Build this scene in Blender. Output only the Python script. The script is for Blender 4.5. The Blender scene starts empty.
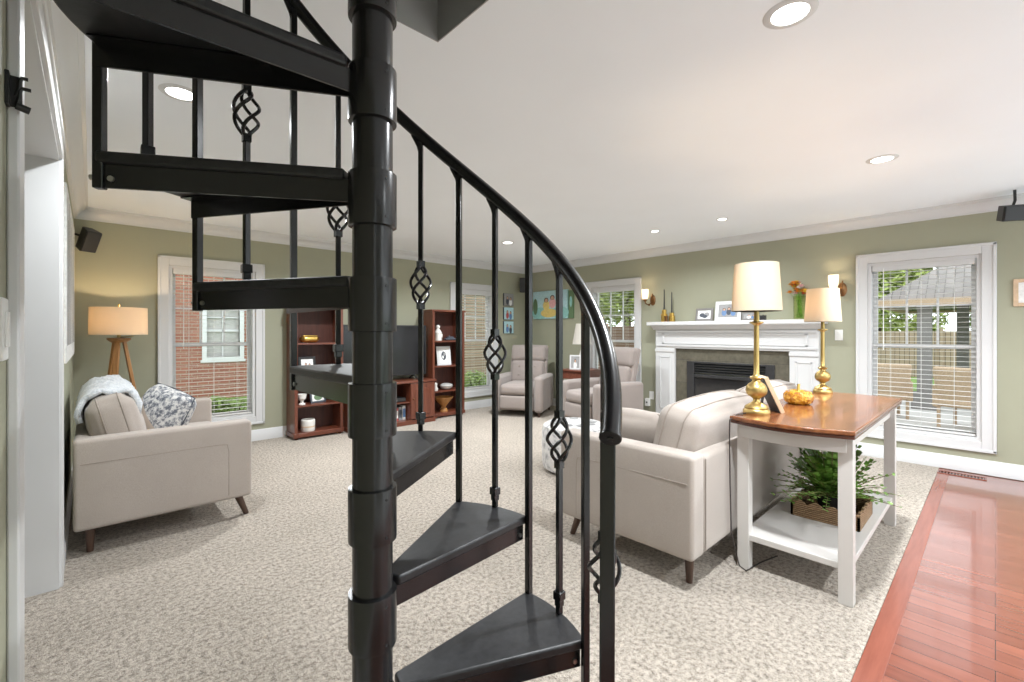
import bpy, bmesh, math, random
from math import sin, cos, pi, radians, sqrt
from mathutils import Vector, Matrix
random.seed(7)
sc = bpy.context.scene
COL = sc.collection

# ------------------------------------------------------------------ mesh helper
class MB:
    def __init__(s): s.v = []; s.f = []; s.m = []; s.mi = 0; s.T = None
    def add(s, vs, fs):
        b = len(s.v)
        if s.T is not None: vs = [tuple(s.T @ Vector(p)) for p in vs]
        s.v += [tuple(p) for p in vs]
        s.f += [tuple(b + i for i in f) for f in fs]; s.m += [s.mi] * len(fs)
        return s
    def box(s, x0, x1, y0, y1, z0, z1):
        return s.add([(x0,y0,z0),(x1,y0,z0),(x1,y1,z0),(x0,y1,z0),(x0,y0,z1),(x1,y0,z1),(x1,y1,z1),(x0,y1,z1)],
                     [(3,2,1,0),(4,5,6,7),(0,1,5,4),(1,2,6,5),(2,3,7,6),(3,0,4,7)])
    def cbox(s, c, d): return s.box(c[0]-d[0]/2,c[0]+d[0]/2,c[1]-d[1]/2,c[1]+d[1]/2,c[2]-d[2]/2,c[2]+d[2]/2)
    def quad(s, a, b, c, d): return s.add([a,b,c,d], [(0,1,2,3)])
    def prism(s, poly, z0, z1):
        n = len(poly)
        vs = [(x,y,z0) for x,y in poly] + [(x,y,z1) for x,y in poly]
        return s.add(vs, [tuple(reversed(range(n))), tuple(range(n,2*n))] + [(i,(i+1)%n,n+(i+1)%n,n+i) for i in range(n)])
    def extr(s, poly, fn, a, b):
        """closed 2D profile poly extruded from a to b; fn(p,q,t)->xyz"""
        n = len(poly)
        vs = [fn(p,q,a) for p,q in poly] + [fn(p,q,b) for p,q in poly]
        return s.add(vs, [tuple(reversed(range(n))), tuple(range(n,2*n))] + [(i,(i+1)%n,n+(i+1)%n,n+i) for i in range(n)])
    def cyl(s, p0, p1, r0, r1=None, n=16):
        r1 = r0 if r1 is None else r1
        p0, p1 = Vector(p0), Vector(p1); d = (p1-p0).normalized()
        u = d.orthogonal().normalized(); w = d.cross(u)
        if n == 4:
            u, w = (u+w).normalized(), (w-u).normalized()
        vs = []
        for p, r in ((p0,r0),(p1,r1)):
            for i in range(n):
                a = 2*pi*i/n + (pi/4 if n == 4 else 0); vs.append(p + u*r*cos(a) + w*r*sin(a))
        return s.add(vs, [tuple(reversed(range(n))), tuple(range(n,2*n))] + [(i,(i+1)%n,n+(i+1)%n,n+i) for i in range(n)])
    def bar(s, p0, p1, w, h=None, up=(0,0,1)):
        """rectangular bar, section w x h"""
        h = h or w; p0, p1 = Vector(p0), Vector(p1); d = (p1-p0).normalized(); up = Vector(up)
        if abs(d.dot(up)) > .98: up = Vector((1,0,0))
        a = d.cross(up).normalized()*w/2; b = a.cross(d).normalized()*h/2
        vs = [p+x for p in (p0,p1) for x in (-a-b, a-b, a+b, -a+b)]
        return s.add(vs, [(3,2,1,0),(4,5,6,7),(0,1,5,4),(1,2,6,5),(2,3,7,6),(3,0,4,7)])
    def tube(s, path, r, n=10, caps=True):
        path = [Vector(p) for p in path]; N = len(path)
        rr = r if isinstance(r, (list,tuple)) else [r]*N
        u = None; vs = []
        for i, p in enumerate(path):
            d = (path[min(i+1,N-1)] - path[max(i-1,0)]).normalized()
            u = d.orthogonal().normalized() if u is None else (u - d*u.dot(d)).normalized()
            w = d.cross(u)
            for k in range(n):
                a = 2*pi*k/n; vs.append(p + (u*cos(a) + w*sin(a))*rr[i])
        fs = [(i*n+k, i*n+(k+1)%n, (i+1)*n+(k+1)%n, (i+1)*n+k) for i in range(N-1) for k in range(n)]
        if caps: fs += [tuple(reversed(range(n))), tuple(range((N-1)*n, N*n))]
        return s.add(vs, fs)
    def lathe(s, prof, n=32, c=(0,0,0)):
        N = len(prof); vs = []
        for r, z in prof:
            for k in range(n):
                a = 2*pi*k/n; vs.append((c[0]+r*cos(a), c[1]+r*sin(a), c[2]+z))
        fs = [(i*n+k, i*n+(k+1)%n, (i+1)*n+(k+1)%n, (i+1)*n+k) for i in range(N-1) for k in range(n)]
        if prof[0][0] > 1e-4: fs.append(tuple(reversed(range(n))))
        if prof[-1][0] > 1e-4: fs.append(tuple(range((N-1)*n, N*n)))
        return s.add(vs, fs)
    def ball(s, c, r, sc_=(1,1,1), n=14):
        prof = [(max(1e-5, r*sin(pi*i/n)), -r*cos(pi*i/n)) for i in range(n+1)]
        vs = []; m = 2*n
        for a, z in prof:
            for k in range(m):
                t = 2*pi*k/m; vs.append((c[0]+a*cos(t)*sc_[0], c[1]+a*sin(t)*sc_[1], c[2]+z*sc_[2]))
        return s.add(vs, [(i*m+k, i*m+(k+1)%m, (i+1)*m+(k+1)%m, (i+1)*m+k) for i in range(n) for k in range(m)])
    def rbox(s, c, d, r=.03, bulge=(0,0,0), M=None, k=4, mid=6, noise=0.0):
        """rounded, optionally inflated box"""
        h = [x/2 for x in d]; ax = []
        for i in range(3):
            rr = min(r, h[i]*.98); a = [-h[i] + rr*j/k for j in range(k)]
            b = [(-h[i]+rr) + (2*h[i]-2*rr)*j/mid for j in range(mid+1)]
            ax.append(a + b + [h[i]-rr + rr*(j+1)/k for j in range(k)])
        idx = {}; vs = []; fs = []
        def vid(p):
            q = tuple(round(x,6) for x in p)
            if q in idx: return idx[q]
            inn = [max(-(h[i]-min(r,h[i]*.98)), min(h[i]-min(r,h[i]*.98), p[i])) for i in range(3)]
            dv = Vector([p[i]-inn[i] for i in range(3)])
            nz = [i for i in range(3) if abs(dv[i]) > 1e-9]
            if dv.length > 1e-9:
                # map the cube corner region to a sphere corner
                m = max(abs(x) for x in dv); dv = dv.normalized()*m if len(nz) < 1 else dv.normalized()*max(m, 0)
            pos = [inn[i]+dv[i] for i in range(3)]
            t = [p[i]/h[i] for i in range(3)]
            out = list(pos)
            for i in range(3):
                j, l = (i+1)%3, (i+2)%3
                out[i] += bulge[i]*t[i]*max(0,(1-t[j]**2))*max(0,(1-t[l]**2)) if bulge[i] else 0
            P = Vector(out)
            if noise:
                P += Vector((sin(P.y*31+P.z*17), sin(P.z*27+P.x*19), sin(P.x*23+P.y*29)))*noise
            P = (M @ P) if M is not None else P
            vs.append((P.x+c[0], P.y+c[1], P.z+c[2])); idx[q] = len(vs)-1
            return idx[q]
        for i in range(3):
            j, l = (i+1)%3, (i+2)%3
            for sgn in (-1, 1):
                for a in range(len(ax[j])-1):
                    for b in range(len(ax[l])-1):
                        q = []
                        for (aa, bb) in ((a,b),(a+1,b),(a+1,b+1),(a,b+1)):
                            p = [0,0,0]; p[i] = sgn*h[i]; p[j] = ax[j][aa]; p[l] = ax[l][bb]; q.append(vid(p))
                        fs.append(tuple(q) if sgn > 0 else tuple(reversed(q)))
        return s.add(vs, fs)

def obj(name, mb, mat, parent=None, loc=None, rot=None, bevel=0, seg=2, angle=38, kind=None, label=None):
    me = bpy.data.meshes.new(name)
    me.from_pydata(mb.v, [], mb.f)
    mats = mat if isinstance(mat, (list, tuple)) else [mat]
    for m in mats: me.materials.append(m)
    if len(mats) > 1: me.polygons.foreach_set('material_index', mb.m)
    me.polygons.foreach_set('use_smooth', [True]*len(me.polygons))
    me.set_sharp_from_angle(angle=radians(angle)); me.update()
    o = bpy.data.objects.new(name, me); COL.objects.link(o)
    if parent is not None: o.parent = parent
    if loc: o.location = loc
    if rot: o.rotation_euler = rot
    if bevel:
        b = o.modifiers.new('bevel', 'BEVEL'); b.width = bevel; b.segments = seg; b.limit_method = 'ANGLE'; b.angle_limit = radians(40)
    if kind: o['kind'] = kind
    if label: o['label'] = label
    return o
def thing(name, label, cat, loc=(0,0,0), rotz=0, group=None):
    o = bpy.data.objects.new(name, None); COL.objects.link(o); o.empty_display_size = .1
    o.location = loc; o.rotation_euler = (0,0,rotz); o['label'] = label; o['category'] = cat
    if group: o['group'] = group
    return o
def tag(o, label, cat, group=None, kind=None):
    o['label'] = label; o['category'] = cat
    if group: o['group'] = group
    if kind: o['kind'] = kind
    return o
def kids(o): return [c for c in COL.objects if c.parent == o]
def dup(o, loc=None, rotz=None, label=None, parent=None):
    c = o.copy(); COL.objects.link(c)
    if parent is not None: c.parent = parent
    for ch in kids(o): dup(ch, parent=c)
    if loc is not None: c.location = loc
    if rotz is not None: c.rotation_euler = (0,0,rotz)
    if label: c['label'] = label
    return c
def struct(name, mb, mat, parent=None, **k): return obj(name, mb, mat, parent, kind='structure', **k)

# ------------------------------------------------------------------ materials
MC = {}
class NT:
    def __init__(s, name):
        s.m = bpy.data.materials.new(name); s.m.use_nodes = True; s.t = s.m.node_tree; s.t.nodes.clear()
        s.out = s.n('ShaderNodeOutputMaterial')
    def n(s, t, **k):
        x = s.t.nodes.new(t)
        for a, b in k.items(): setattr(x, a, b)
        return x
    def l(s, a, b): s.t.links.new(a, b)
    def coord(s, scale=(1,1,1), rot=(0,0,0), loc=(0,0,0), kind='Object'):
        c = s.n('ShaderNodeTexCoord'); m = s.n('ShaderNodeMapping')
        m.inputs['Scale'].default_value = scale; m.inputs['Rotation'].default_value = rot; m.inputs['Location'].default_value = loc
        s.l(c.outputs[kind], m.inputs['Vector']); return m.outputs['Vector']
    def noise(s, vec, scale, detail=3, rough=.55):
        x = s.n('ShaderNodeTexNoise'); x.inputs['Scale'].default_value = scale; x.inputs['Detail'].default_value = detail; x.inputs['Roughness'].default_value = rough
        s.l(vec, x.inputs['Vector']); return x.outputs['Fac']
    def ramp(s, fac, stops):
        r = s.n('ShaderNodeValToRGB'); e = r.color_ramp.elements
        while len(e) < len(stops): e.new(.5)
        for i, (p, c) in enumerate(stops): e[i].position = p; e[i].color = (*c, 1) if len(c) == 3 else c
        s.l(fac, r.inputs['Fac']); return r.outputs['Color']
    def bump(s, h, strength=.3, dist=.01):
        b = s.n('ShaderNodeBump'); b.inputs['Strength'].default_value = strength; b.inputs['Distance'].default_value = dist
        s.l(h, b.inputs['Height']); return b.outputs['Normal']
    def bsdf(s, col=None, rough=.5, metal=0, normal=None, spec=.5, coat=0, sheen=0):
        b = s.n('ShaderNodeBsdfPrincipled')
        if col is not None:
            if isinstance(col, tuple): b.inputs['Base Color'].default_value = (*col, 1)
            else: s.l(col, b.inputs['Base Color'])
        if isinstance(rough, (int,float)): b.inputs['Roughness'].default_value = rough
        else: s.l(rough, b.inputs['Roughness'])
        b.inputs['Metallic'].default_value = metal; b.inputs['Specular IOR Level'].default_value = spec
        b.inputs['Coat Weight'].default_value = coat; b.inputs['Coat Roughness'].default_value = .08
        b.inputs['Sheen Weight'].default_value = sheen
        if normal is not None: s.l(normal, b.inputs['Normal'])
        return b
    def done(s, sh): s.l(sh.outputs[0] if hasattr(sh, 'outputs') else sh, s.out.inputs['Surface']); return s.m

def vary(c, k): return tuple(min(1, x*k) for x in c)
def plain(name, col, rough=.5, metal=0, var=.06, scale=12, bump=0, bscale=200, spec=.5, coat=0, sheen=0, stretch=(1,1,1)):
    t = NT(name); v = t.coord(stretch)
    c = t.ramp(t.noise(v, scale), [(.3, vary(col, 1-var)), (.7, vary(col, 1+var))])
    nm = t.bump(t.noise(v, bscale, 2), bump, .002) if bump else None
    return t.done(t.bsdf(c, rough, metal, nm, spec, coat, sheen))
def wood(name, dark, light, rough=.35, axis='X', scale=1.0, coat=0.0):
    t = NT(name); st = {'X':(1.2,14,14),'Y':(14,1.2,14),'Z':(14,14,1.2)}[axis]
    v = t.coord(tuple(x*scale for x in st)); n = t.noise(v, 2.2, 6, .65)
    c = t.ramp(n, [(.28, dark), (.5, tuple((a+b)/2 for a,b in zip(dark,light))), (.75, light)])
    return t.done(t.bsdf(c, rough, 0, t.bump(n, .12, .003), .5, coat))
def fabric(name, col, var=.10, scale=320, bump=.35, rough=.9, big=.06):
    t = NT(name); v = t.coord(); n = t.noise(v, scale, 2)
    n2 = t.noise(v, 5, 3)
    a = t.ramp(n, [(.3, vary(col,1-var)), (.7, vary(col,1+var))])
    mix = t.n('ShaderNodeMix', data_type='RGBA', blend_type='MULTIPLY'); mix.inputs['Factor'].default_value = 1
    t.l(a, mix.inputs['A']); t.l(t.ramp(n2, [(.3,(1-big,)*3), (.7,(1,1,1))]), mix.inputs['B'])
    return t.done(t.bsdf(mix.outputs['Result'], rough, 0, t.bump(n, bump, .002), .2, 0, .3))
def emit(name, col, st):
    t = NT(name); e = t.n('ShaderNodeEmission'); e.inputs['Color'].default_value = (*col,1); e.inputs['Strength'].default_value = st
    return t.done(e)
def shade_mat(name, col, tr=.5, emis=0.0):
    t = NT(name); d = t.n('ShaderNodeBsdfDiffuse'); d.inputs['Color'].default_value = (*col,1)
    v = t.coord(); nm = t.bump(t.noise(v, 300, 2), .2, .001); t.l(nm, d.inputs['Normal'])
    r = t.n('ShaderNodeBsdfTranslucent'); r.inputs['Color'].default_value = (*col,1)
    m = t.n('ShaderNodeMixShader'); m.inputs[0].default_value = tr; t.l(d.outputs[0], m.inputs[1]); t.l(r.outputs[0], m.inputs[2])
    return t.done(m)
def glass_mat(name, tint=(1,1,1), refl=.06, rough=0.0):
    t = NT(name); a = t.n('ShaderNodeBsdfTransparent'); a.inputs['Color'].default_value = (*tint,1)
    g = t.n('ShaderNodeBsdfGlossy'); g.inputs['Roughness'].default_value = rough
    m = t.n('ShaderNodeMixShader')
    fr = t.n('ShaderNodeLayerWeight'); fr.inputs['Blend'].default_value = .12
    k = t.n('ShaderNodeMath', operation='MULTIPLY'); k.inputs[1].default_value = refl*8; t.l(fr.outputs['Fresnel'], k.inputs[0])
    t.l(k.outputs[0], m.inputs[0])
    t.l(a.outputs[0], m.inputs[1]); t.l(g.outputs[0], m.inputs[2]); return t.done(m)
def brick(name, c1, c2, mortar, bw=.21, rh=.075, ms=.006, rot=(0,0,0), off=.5, rough=.85, spec=.3, bump=.4, bias=0.0, var=None, coat=0):
    t = NT(name); v = t.coord(rot=rot); b = t.n('ShaderNodeTexBrick'); b.offset = off; b.offset_frequency = 3 if coat else 2
    b.inputs['Color1'].default_value = (*c1,1); b.inputs['Color2'].default_value = (*c2,1); b.inputs['Mortar'].default_value = (*mortar,1)
    b.inputs['Scale'].default_value = 1; b.inputs['Brick Width'].default_value = bw; b.inputs['Row Height'].default_value = rh
    b.inputs['Mortar Size'].default_value = ms; b.inputs['Bias'].default_value = bias; b.inputs['Mortar Smooth'].default_value = .1
    t.l(v, b.inputs['Vector']); col = b.outputs['Color']
    if var:
        mix = t.n('ShaderNodeMix', data_type='RGBA', blend_type='MULTIPLY'); mix.inputs['Factor'].default_value = 1
        vv = t.coord(var[1]); t.l(col, mix.inputs['A']); t.l(t.ramp(t.noise(vv, 3, 5), [(.3,(1-var[0],)*3), (.7,(1,1,1))]), mix.inputs['B'])
        col = mix.outputs['Result']
    inv = t.n('ShaderNodeMath', operation='SUBTRACT'); inv.inputs[0].default_value = 1; t.l(b.outputs['Fac'], inv.inputs[1])
    return t.done(t.bsdf(col, rough, 0, t.bump(inv.outputs[0], bump, .004), spec, coat))

M = dict(
    green=plain('sage_wall_paint', (.365,.365,.272), .7, var=.015, scale=3, bump=.05, bscale=150, spec=.25),
    ceiling=plain('ceiling_paint', (.88,.91,.95), .9, var=.01, scale=2, spec=.1),
    white=plain('white_trim_paint', (.66,.662,.665), .38, var=.01, scale=3),
    white_blind=plain('white_blind_slat', (.72,.71,.69), .45, var=.01),
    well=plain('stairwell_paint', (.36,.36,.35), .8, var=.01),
    black=plain('black_gloss_paint', (.010,.010,.011), .24, var=.1, spec=.55, bump=.03, bscale=90),
    tread=plain('black_tread_coating', (.016,.016,.018), .42, var=.35, scale=60, bump=.14, bscale=420, spec=.5),
    steel=plain('bolt_steel', (.5,.5,.5), .3, 1),
    sofa=fabric('oatmeal_upholstery', (.40,.348,.31)),
    seam=fabric('upholstery_seam', (.30,.255,.22)),
    recl=fabric('taupe_upholstery', (.31,.265,.243), .06),
    walnut=wood('walnut_leg', (.035,.018,.012), (.11,.06,.04), .4, 'Z'),
    cherry=wood('cherry_cabinet', (.085,.022,.012), (.20,.058,.030), .32, 'Z', 1, .2),
    cherryx=wood('cherry_shelf', (.085,.022,.012), (.20,.058,.030), .32, 'X', 1, .2),
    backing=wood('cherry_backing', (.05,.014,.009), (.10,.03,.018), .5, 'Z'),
    oak=wood('honey_oak', (.30,.13,.035), (.52,.26,.09), .35, 'Z'),
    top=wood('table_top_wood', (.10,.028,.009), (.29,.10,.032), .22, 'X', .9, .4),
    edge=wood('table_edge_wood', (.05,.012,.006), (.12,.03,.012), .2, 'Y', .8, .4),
    brass=plain('antique_brass', (.55,.39,.15), .40, 1, var=.12, scale=8),
    gold=plain('gold_leaf', (.66,.44,.12), .38, 1, var=.15, scale=20),
    bronze=plain('bronze_metal', (.23,.12,.055), .35, 1, var=.2),
    shade=shade_mat('linen_lamp_shade', (.70,.60,.46), .27),
    shadewhite=shade_mat('white_lamp_shade', (.86,.83,.78), .5),
    frosted=shade_mat('frosted_glass', (.93,.90,.84), .6),
    tablewhite=plain('cream_table_paint', (.58,.555,.53), .4, var=.01, scale=3),
    glow=emit('lamp_lens', (1,.97,.92), 7),
    bulb=emit('warm_bulb', (1,.78,.5), 5),
    glass=glass_mat('window_glass'),
    vase=glass_mat('green_glass', (.92,.95,.80), .07),
    tv=plain('tv_screen', (.012,.012,.014), .12, var=.1, spec=.5),
    blackmatte=plain('black_matte', (.018,.018,.018), .5, var=.1),
    speaker=plain('speaker_black', (.022,.022,.024), .45, var=.1, bump=.2, bscale=600),
    plastic=plain('white_plastic', (.82,.82,.80), .35, var=.01),
    blanket=None, pouf=None, carpet=None,
    leaf=plain('plant_leaf', (.15,.29,.05), .45, var=.45, scale=25),
    stem=plain('plant_stem', (.14,.12,.04), .6),
    wicker=None,
    cord=plain('lamp_cord', (.03,.022,.018), .5),
    firegrey=plain('firebox_metal', (.03,.03,.032), .35, var=.1),
    fireglass=plain('firebox_glass', (.02,.02,.021), .07, var=.1, spec=.6),
    redwood=wood('side_table_wood', (.09,.025,.015), (.22,.07,.04), .35, 'X'),
    ceramic=plain('white_ceramic', (.80,.78,.74), .3, var=.02),
    pewter=plain('grey_ceramic', (.45,.44,.42), .4, var=.1),
    taper=plain('black_candle', (.02,.02,.022), .45),
    tan=plain('tan_frame', (.62,.45,.30), .5, var=.1, scale=30),
    photo_bg=plain('photo_paper', (.72,.72,.71), .5, var=.02),
)
# carpet
t = NT('beige_shag_carpet'); v = t.coord()
n1 = t.noise(v, 48, 3, .6); n2 = t.noise(v, 150, 3, .7); n3 = t.noise(v, 1.6, 3)
mm = t.n('ShaderNodeMath', operation='MULTIPLY_ADD'); t.l(n2, mm.inputs[0]); mm.inputs[1].default_value = .7; t.l(n1, mm.inputs[2])
c = t.ramp(mm.outputs[0], [(.62,(.20,.163,.128)), (.82,(.46,.395,.33)), (1.0,(.64,.565,.485))])
mx = t.n('ShaderNodeMix', data_type='RGBA', blend_type='MULTIPLY'); mx.inputs['Factor'].default_value = 1
t.l(c, mx.inputs['A']); t.l(t.ramp(n3, [(.35,(.88,.88,.87)), (.65,(1,1,1))]), mx.inputs['B'])
M['carpet'] = t.done(t.bsdf(mx.outputs['Result'], .95, 0, t.bump(mm.outputs[0], 1.0, .018), .1, 0, .2))
# cherry plank floor, boards along Y
M['planks'] = brick('cherry_plank_floor', (.27,.085,.052), (.19,.055,.033), (.05,.010,.006), 1.9, .083, .0016, rot=(0,0,radians(90)), off=.37, rough=.27, spec=.5, bump=.10, var=(.25,(9,.7,1)), coat=.7)
M['plankx'] = wood('cherry_border_board', (.18,.052,.032), (.26,.08,.05), .25, 'X')
M['brick'] = brick('red_brick', (.34,.135,.09), (.26,.10,.07), (.36,.27,.21), .21, .070, .009, rot=(radians(90),0,0))
M['siding'] = brick('tan_siding', (.34,.255,.19), (.29,.21,.155), (.14,.10,.07), 5, .14, .012, rot=(radians(90),0,0))
M['fence'] = brick('wood_fence', (.46,.29,.21), (.38,.24,.17), (.16,.10,.07), 3, .13, .008, rot=(radians(90),0,radians(90)))
M['fence2'] = brick('weathered_fence', (.42,.33,.24), (.34,.26,.19), (.12,.09,.06), 3, .13, .008, rot=(0,radians(90),0))
M['shingle'] = brick('grey_shingles', (.36,.33,.31), (.28,.26,.245), (.15,.14,.13), .3, .13, .006)
M['slate'] = brick('slate_tile', (.125,.115,.085), (.165,.15,.115), (.09,.085,.07), .30, .30, .003, rot=(radians(90),0,radians(90)), off=0, rough=.35, var=(.35,(6,6,6)), bump=.15)
M['tile'] = brick('pale_bounce_tile', (.66,.66,.64), (.62,.62,.61), (.45,.45,.44), .45, .45, .004, off=0, rough=.4, bump=.1)
M['grass'] = plain('lawn_grass', (.16,.26,.06), .9, var=.35, scale=30, bump=.4)
M['concrete'] = plain('patio_concrete', (.46,.44,.41), .9, var=.08)
M['treeleaf'] = plain('tree_leaf', (.27,.33,.08), .6, var=.5, scale=8)
M['treeleaf2'] = plain('hedge_leaf', (.18,.25,.06), .6, var=.5, scale=8)
M['bark'] = plain('tree_bark', (.10,.07,.05), .9, var=.3, bump=.5, bscale=30)
M['greypost'] = plain('grey_post', (.20,.19,.18), .6)
M['chairtan'] = plain('patio_wicker', (.42,.31,.21), .8, var=.2, scale=60)
t = NT('fluffy_blanket'); v = t.coord(); n = t.noise(v, 60, 4, .7)
M['blanket'] = t.done(t.bsdf(t.ramp(n, [(.3,(.55,.60,.66)), (.65,(.82,.84,.86))]), .95, 0, t.bump(n, .9, .012), .1, 0, .5))
t = NT('pouf_fur'); v = t.coord(); n = t.noise(v, 18, 5, .7)
M['pouf'] = t.done(t.bsdf(t.ramp(n, [(.38,(.36,.36,.37)), (.5,(.68,.67,.66)), (.7,(.84,.83,.81))]), .95, 0, t.bump(t.noise(v, 120, 3), .8, .01), .1, 0, .4))
t = NT('wicker_weave'); v = t.coord(); w = t.n('ShaderNodeTexWave'); w.wave_type = 'BANDS'; w.bands_direction = 'Z'; w.inputs['Scale'].default_value = 28; w.inputs['Distortion'].default_value = 3; w.inputs['Detail'].default_value = 3; w.inputs['Detail Scale'].default_value = 12
t.l(v, w.inputs['Vector'])
M['wicker'] = t.done(t.bsdf(t.ramp(w.outputs['Fac'], [(.2,(.16,.085,.04)), (.7,(.44,.28,.15))]), .7, 0, t.bump(w.outputs['Fac'], .8, .006)))
# patterned cushion: floral cloth above a diagonal seam, plain cloth below it
t = NT('floral_cushion'); v = t.coord(); n = t.noise(v, 34, 6, .72)
c = t.ramp(n, [(.43,(.15,.16,.19)), (.50,(.42,.43,.45)), (.56,(.72,.71,.69))])
sx = t.n('ShaderNodeSeparateXYZ'); t.l(v, sx.inputs[0])
dg = t.n('ShaderNodeMath', operation='MULTIPLY_ADD'); t.l(sx.outputs['X'], dg.inputs[0]); dg.inputs[1].default_value = .6; t.l(sx.outputs['Z'], dg.inputs[2])
gt = t.n('ShaderNodeMath', operation='GREATER_THAN'); t.l(dg.outputs[0], gt.inputs[0]); gt.inputs[1].default_value = .0
mx = t.n('ShaderNodeMix', data_type='RGBA'); t.l(gt.outputs[0], mx.inputs['Factor']); mx.inputs['A'].default_value = (.62,.53,.45,1); t.l(c, mx.inputs['B'])
M['floral'] = t.done(t.bsdf(mx.outputs['Result'], .9, 0, t.bump(t.noise(v, 300, 2), .3, .002), .2))
# birch canvas print
t = NT('birch_print'); v = t.coord((1,1,1)); w = t.n('ShaderNodeTexNoise'); w.inputs['Scale'].default_value = 6; w.inputs['Detail'].default_value = 4
vv = t.coord((0.1,1.6,.12)); t.l(vv, w.inputs['Vector'])
fine = t.noise(t.coord((1,8,40)), 2, 3); ad = t.n('ShaderNodeMath', operation='MULTIPLY_ADD'); t.l(fine, ad.inputs[0]); ad.inputs[1].default_value = .18; t.l(w.outputs['Fac'], ad.inputs[2])
M['birch'] = t.done(t.bsdf(t.ramp(ad.outputs[0], [(.50,(.80,.79,.76)), (.535,(.10,.085,.08)), (.60,(.16,.13,.12)), (.64,(.80,.79,.77))]), .7))
# amber mosaic glass
t = NT('amber_mosaic_glass'); v = t.coord(); vo = t.n('ShaderNodeTexVoronoi'); vo.inputs['Scale'].default_value = 75; t.l(v, vo.inputs['Vector'])
c = t.ramp(vo.outputs['Color'], [(.2,(.36,.12,.008)), (.55,(.66,.31,.02)), (.9,(.88,.55,.10))])
M['amber'] = t.done(t.bsdf(c, .12, 0, t.bump(vo.outputs['Distance'], .8, .005), .7, .5))
for nme, col in dict(p_teal=(.28,.55,.52), p_sky=(.45,.66,.70), p_yellow=(.72,.55,.18), p_skin=(.55,.33,.23), p_hair=(.07,.045,.035), p_dark=(.06,.07,.09), p_blue=(.12,.22,.42), p_white=(.78,.78,.77), p_grey=(.30,.30,.30), p_green=(.12,.20,.10), p_red=(.42,.08,.08), p_pink=(.75,.42,.42), f_orange=(.75,.28,.03), f_yellow=(.80,.52,.06), f_red=(.62,.06,.05), f_white=(.82,.78,.72)).items():
    M[nme] = plain(nme, col, .55, var=.12, scale=40)

# ------------------------------------------------------------------ the room shell
XW, YW, XL, H = 5.83, 5.90, -.12, 2.44        # fireplace wall, television wall, left wall, ceiling height
YB = -2.7
WT = .15
def wall_holes(a0, a1, z0, z1, holes, fn, th):
    """wall slab with rectangular holes; fn(a, d, z) -> xyz, d from 0 (room face) to th"""
    mb = MB(); A = sorted({a0,a1,*[h[0] for h in holes],*[h[1] for h in holes]}); Z = sorted({z0,z1,*[h[2] for h in holes],*[h[3] for h in holes]})
    solid = lambda i,j: 0 <= i < len(A)-1 and 0 <= j < len(Z)-1 and not any(h[0] <= (A[i]+A[i+1])/2 <= h[1] and h[2] <= (Z[j]+Z[j+1])/2 <= h[3] for h in holes)
    for i in range(len(A)-1):
        for j in range(len(Z)-1):
            if not solid(i,j): continue
            a,b,c,d = A[i],A[i+1],Z[j],Z[j+1]
            mb.quad(fn(a,0,c),fn(b,0,c),fn(b,0,d),fn(a,0,d)); mb.quad(fn(b,th,c),fn(a,th,c),fn(a,th,d),fn(b,th,d))
            if not solid(i-1,j): mb.quad(fn(a,0,c),fn(a,0,d),fn(a,th,d),fn(a,th,c))
            if not solid(i+1,j): mb.quad(fn(b,0,d),fn(b,0,c),fn(b,th,c),fn(b,th,d))
            if not solid(i,j-1): mb.quad(fn(b,0,c),fn(a,0,c),fn(a,th,c),fn(b,th,c))
            if not solid(i,j+1): mb.quad(fn(a,0,d),fn(b,0,d),fn(b,th,d),fn(a,th,d))
    return mb
WZ0, WZ1 = .29, 1.97
wins = {1:('T',.594,1.404), 2:('T',4.25,5.06), 3:('F',3.59,4.40), 4:('F',.085,.895)}
fT = lambda a,d,z: (a, YW+d, z)
fF = lambda a,d,z: (XW+d, a, z)
struct('wall_back', wall_holes(XL-.14, XW+WT, 0, H, [(w[1],w[2],WZ0,WZ1) for w in wins.values() if w[0]=='T'], fT, WT), M['green'])
struct('wall_right', wall_holes(YB, YW, 0, H, [(w[1],w[2],WZ0,WZ1) for w in wins.values() if w[0]=='F']+[(-2.5,-.75,-1,2.1)], fF, WT), M['green'])  # last hole is an added doorway, out of view, letting sky light in
OY0, OY1, OZ = 1.39, 3.17, 2.13
struct('wall_left', wall_holes(-1.2, YW, 0, H, [(OY0,OY1,-1,OZ)], lambda a,d,z: (XL-d, a, z), .14), M['green'])
# opening liner and casing (white)
mb = MB(); mb.box(XL-.145,XL+.005,OY1-.012,OY1,0,OZ); mb.box(XL-.145,XL+.005,OY0,OY0+.012,0,OZ); mb.box(XL-.145,XL+.005,OY0,OY1,OZ-.012,OZ)
struct('trim_1', mb, M['white'])
mb = MB(); cs = .09
for y0,y1,z0,z1 in ((OY0-cs,OY0,0,OZ+cs),(OY1,OY1+cs,0,OZ+cs),(OY0,OY1,OZ,OZ+cs)):
    mb.box(XL,XL+.018,y0,y1,z0,z1)
mb.box(XL,XL+.026,OY0-cs-.006,OY1+cs+.006,OZ+cs-.02,OZ+cs+.004)
struct('trim_2', mb, M['white'], bevel=.004)
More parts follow.
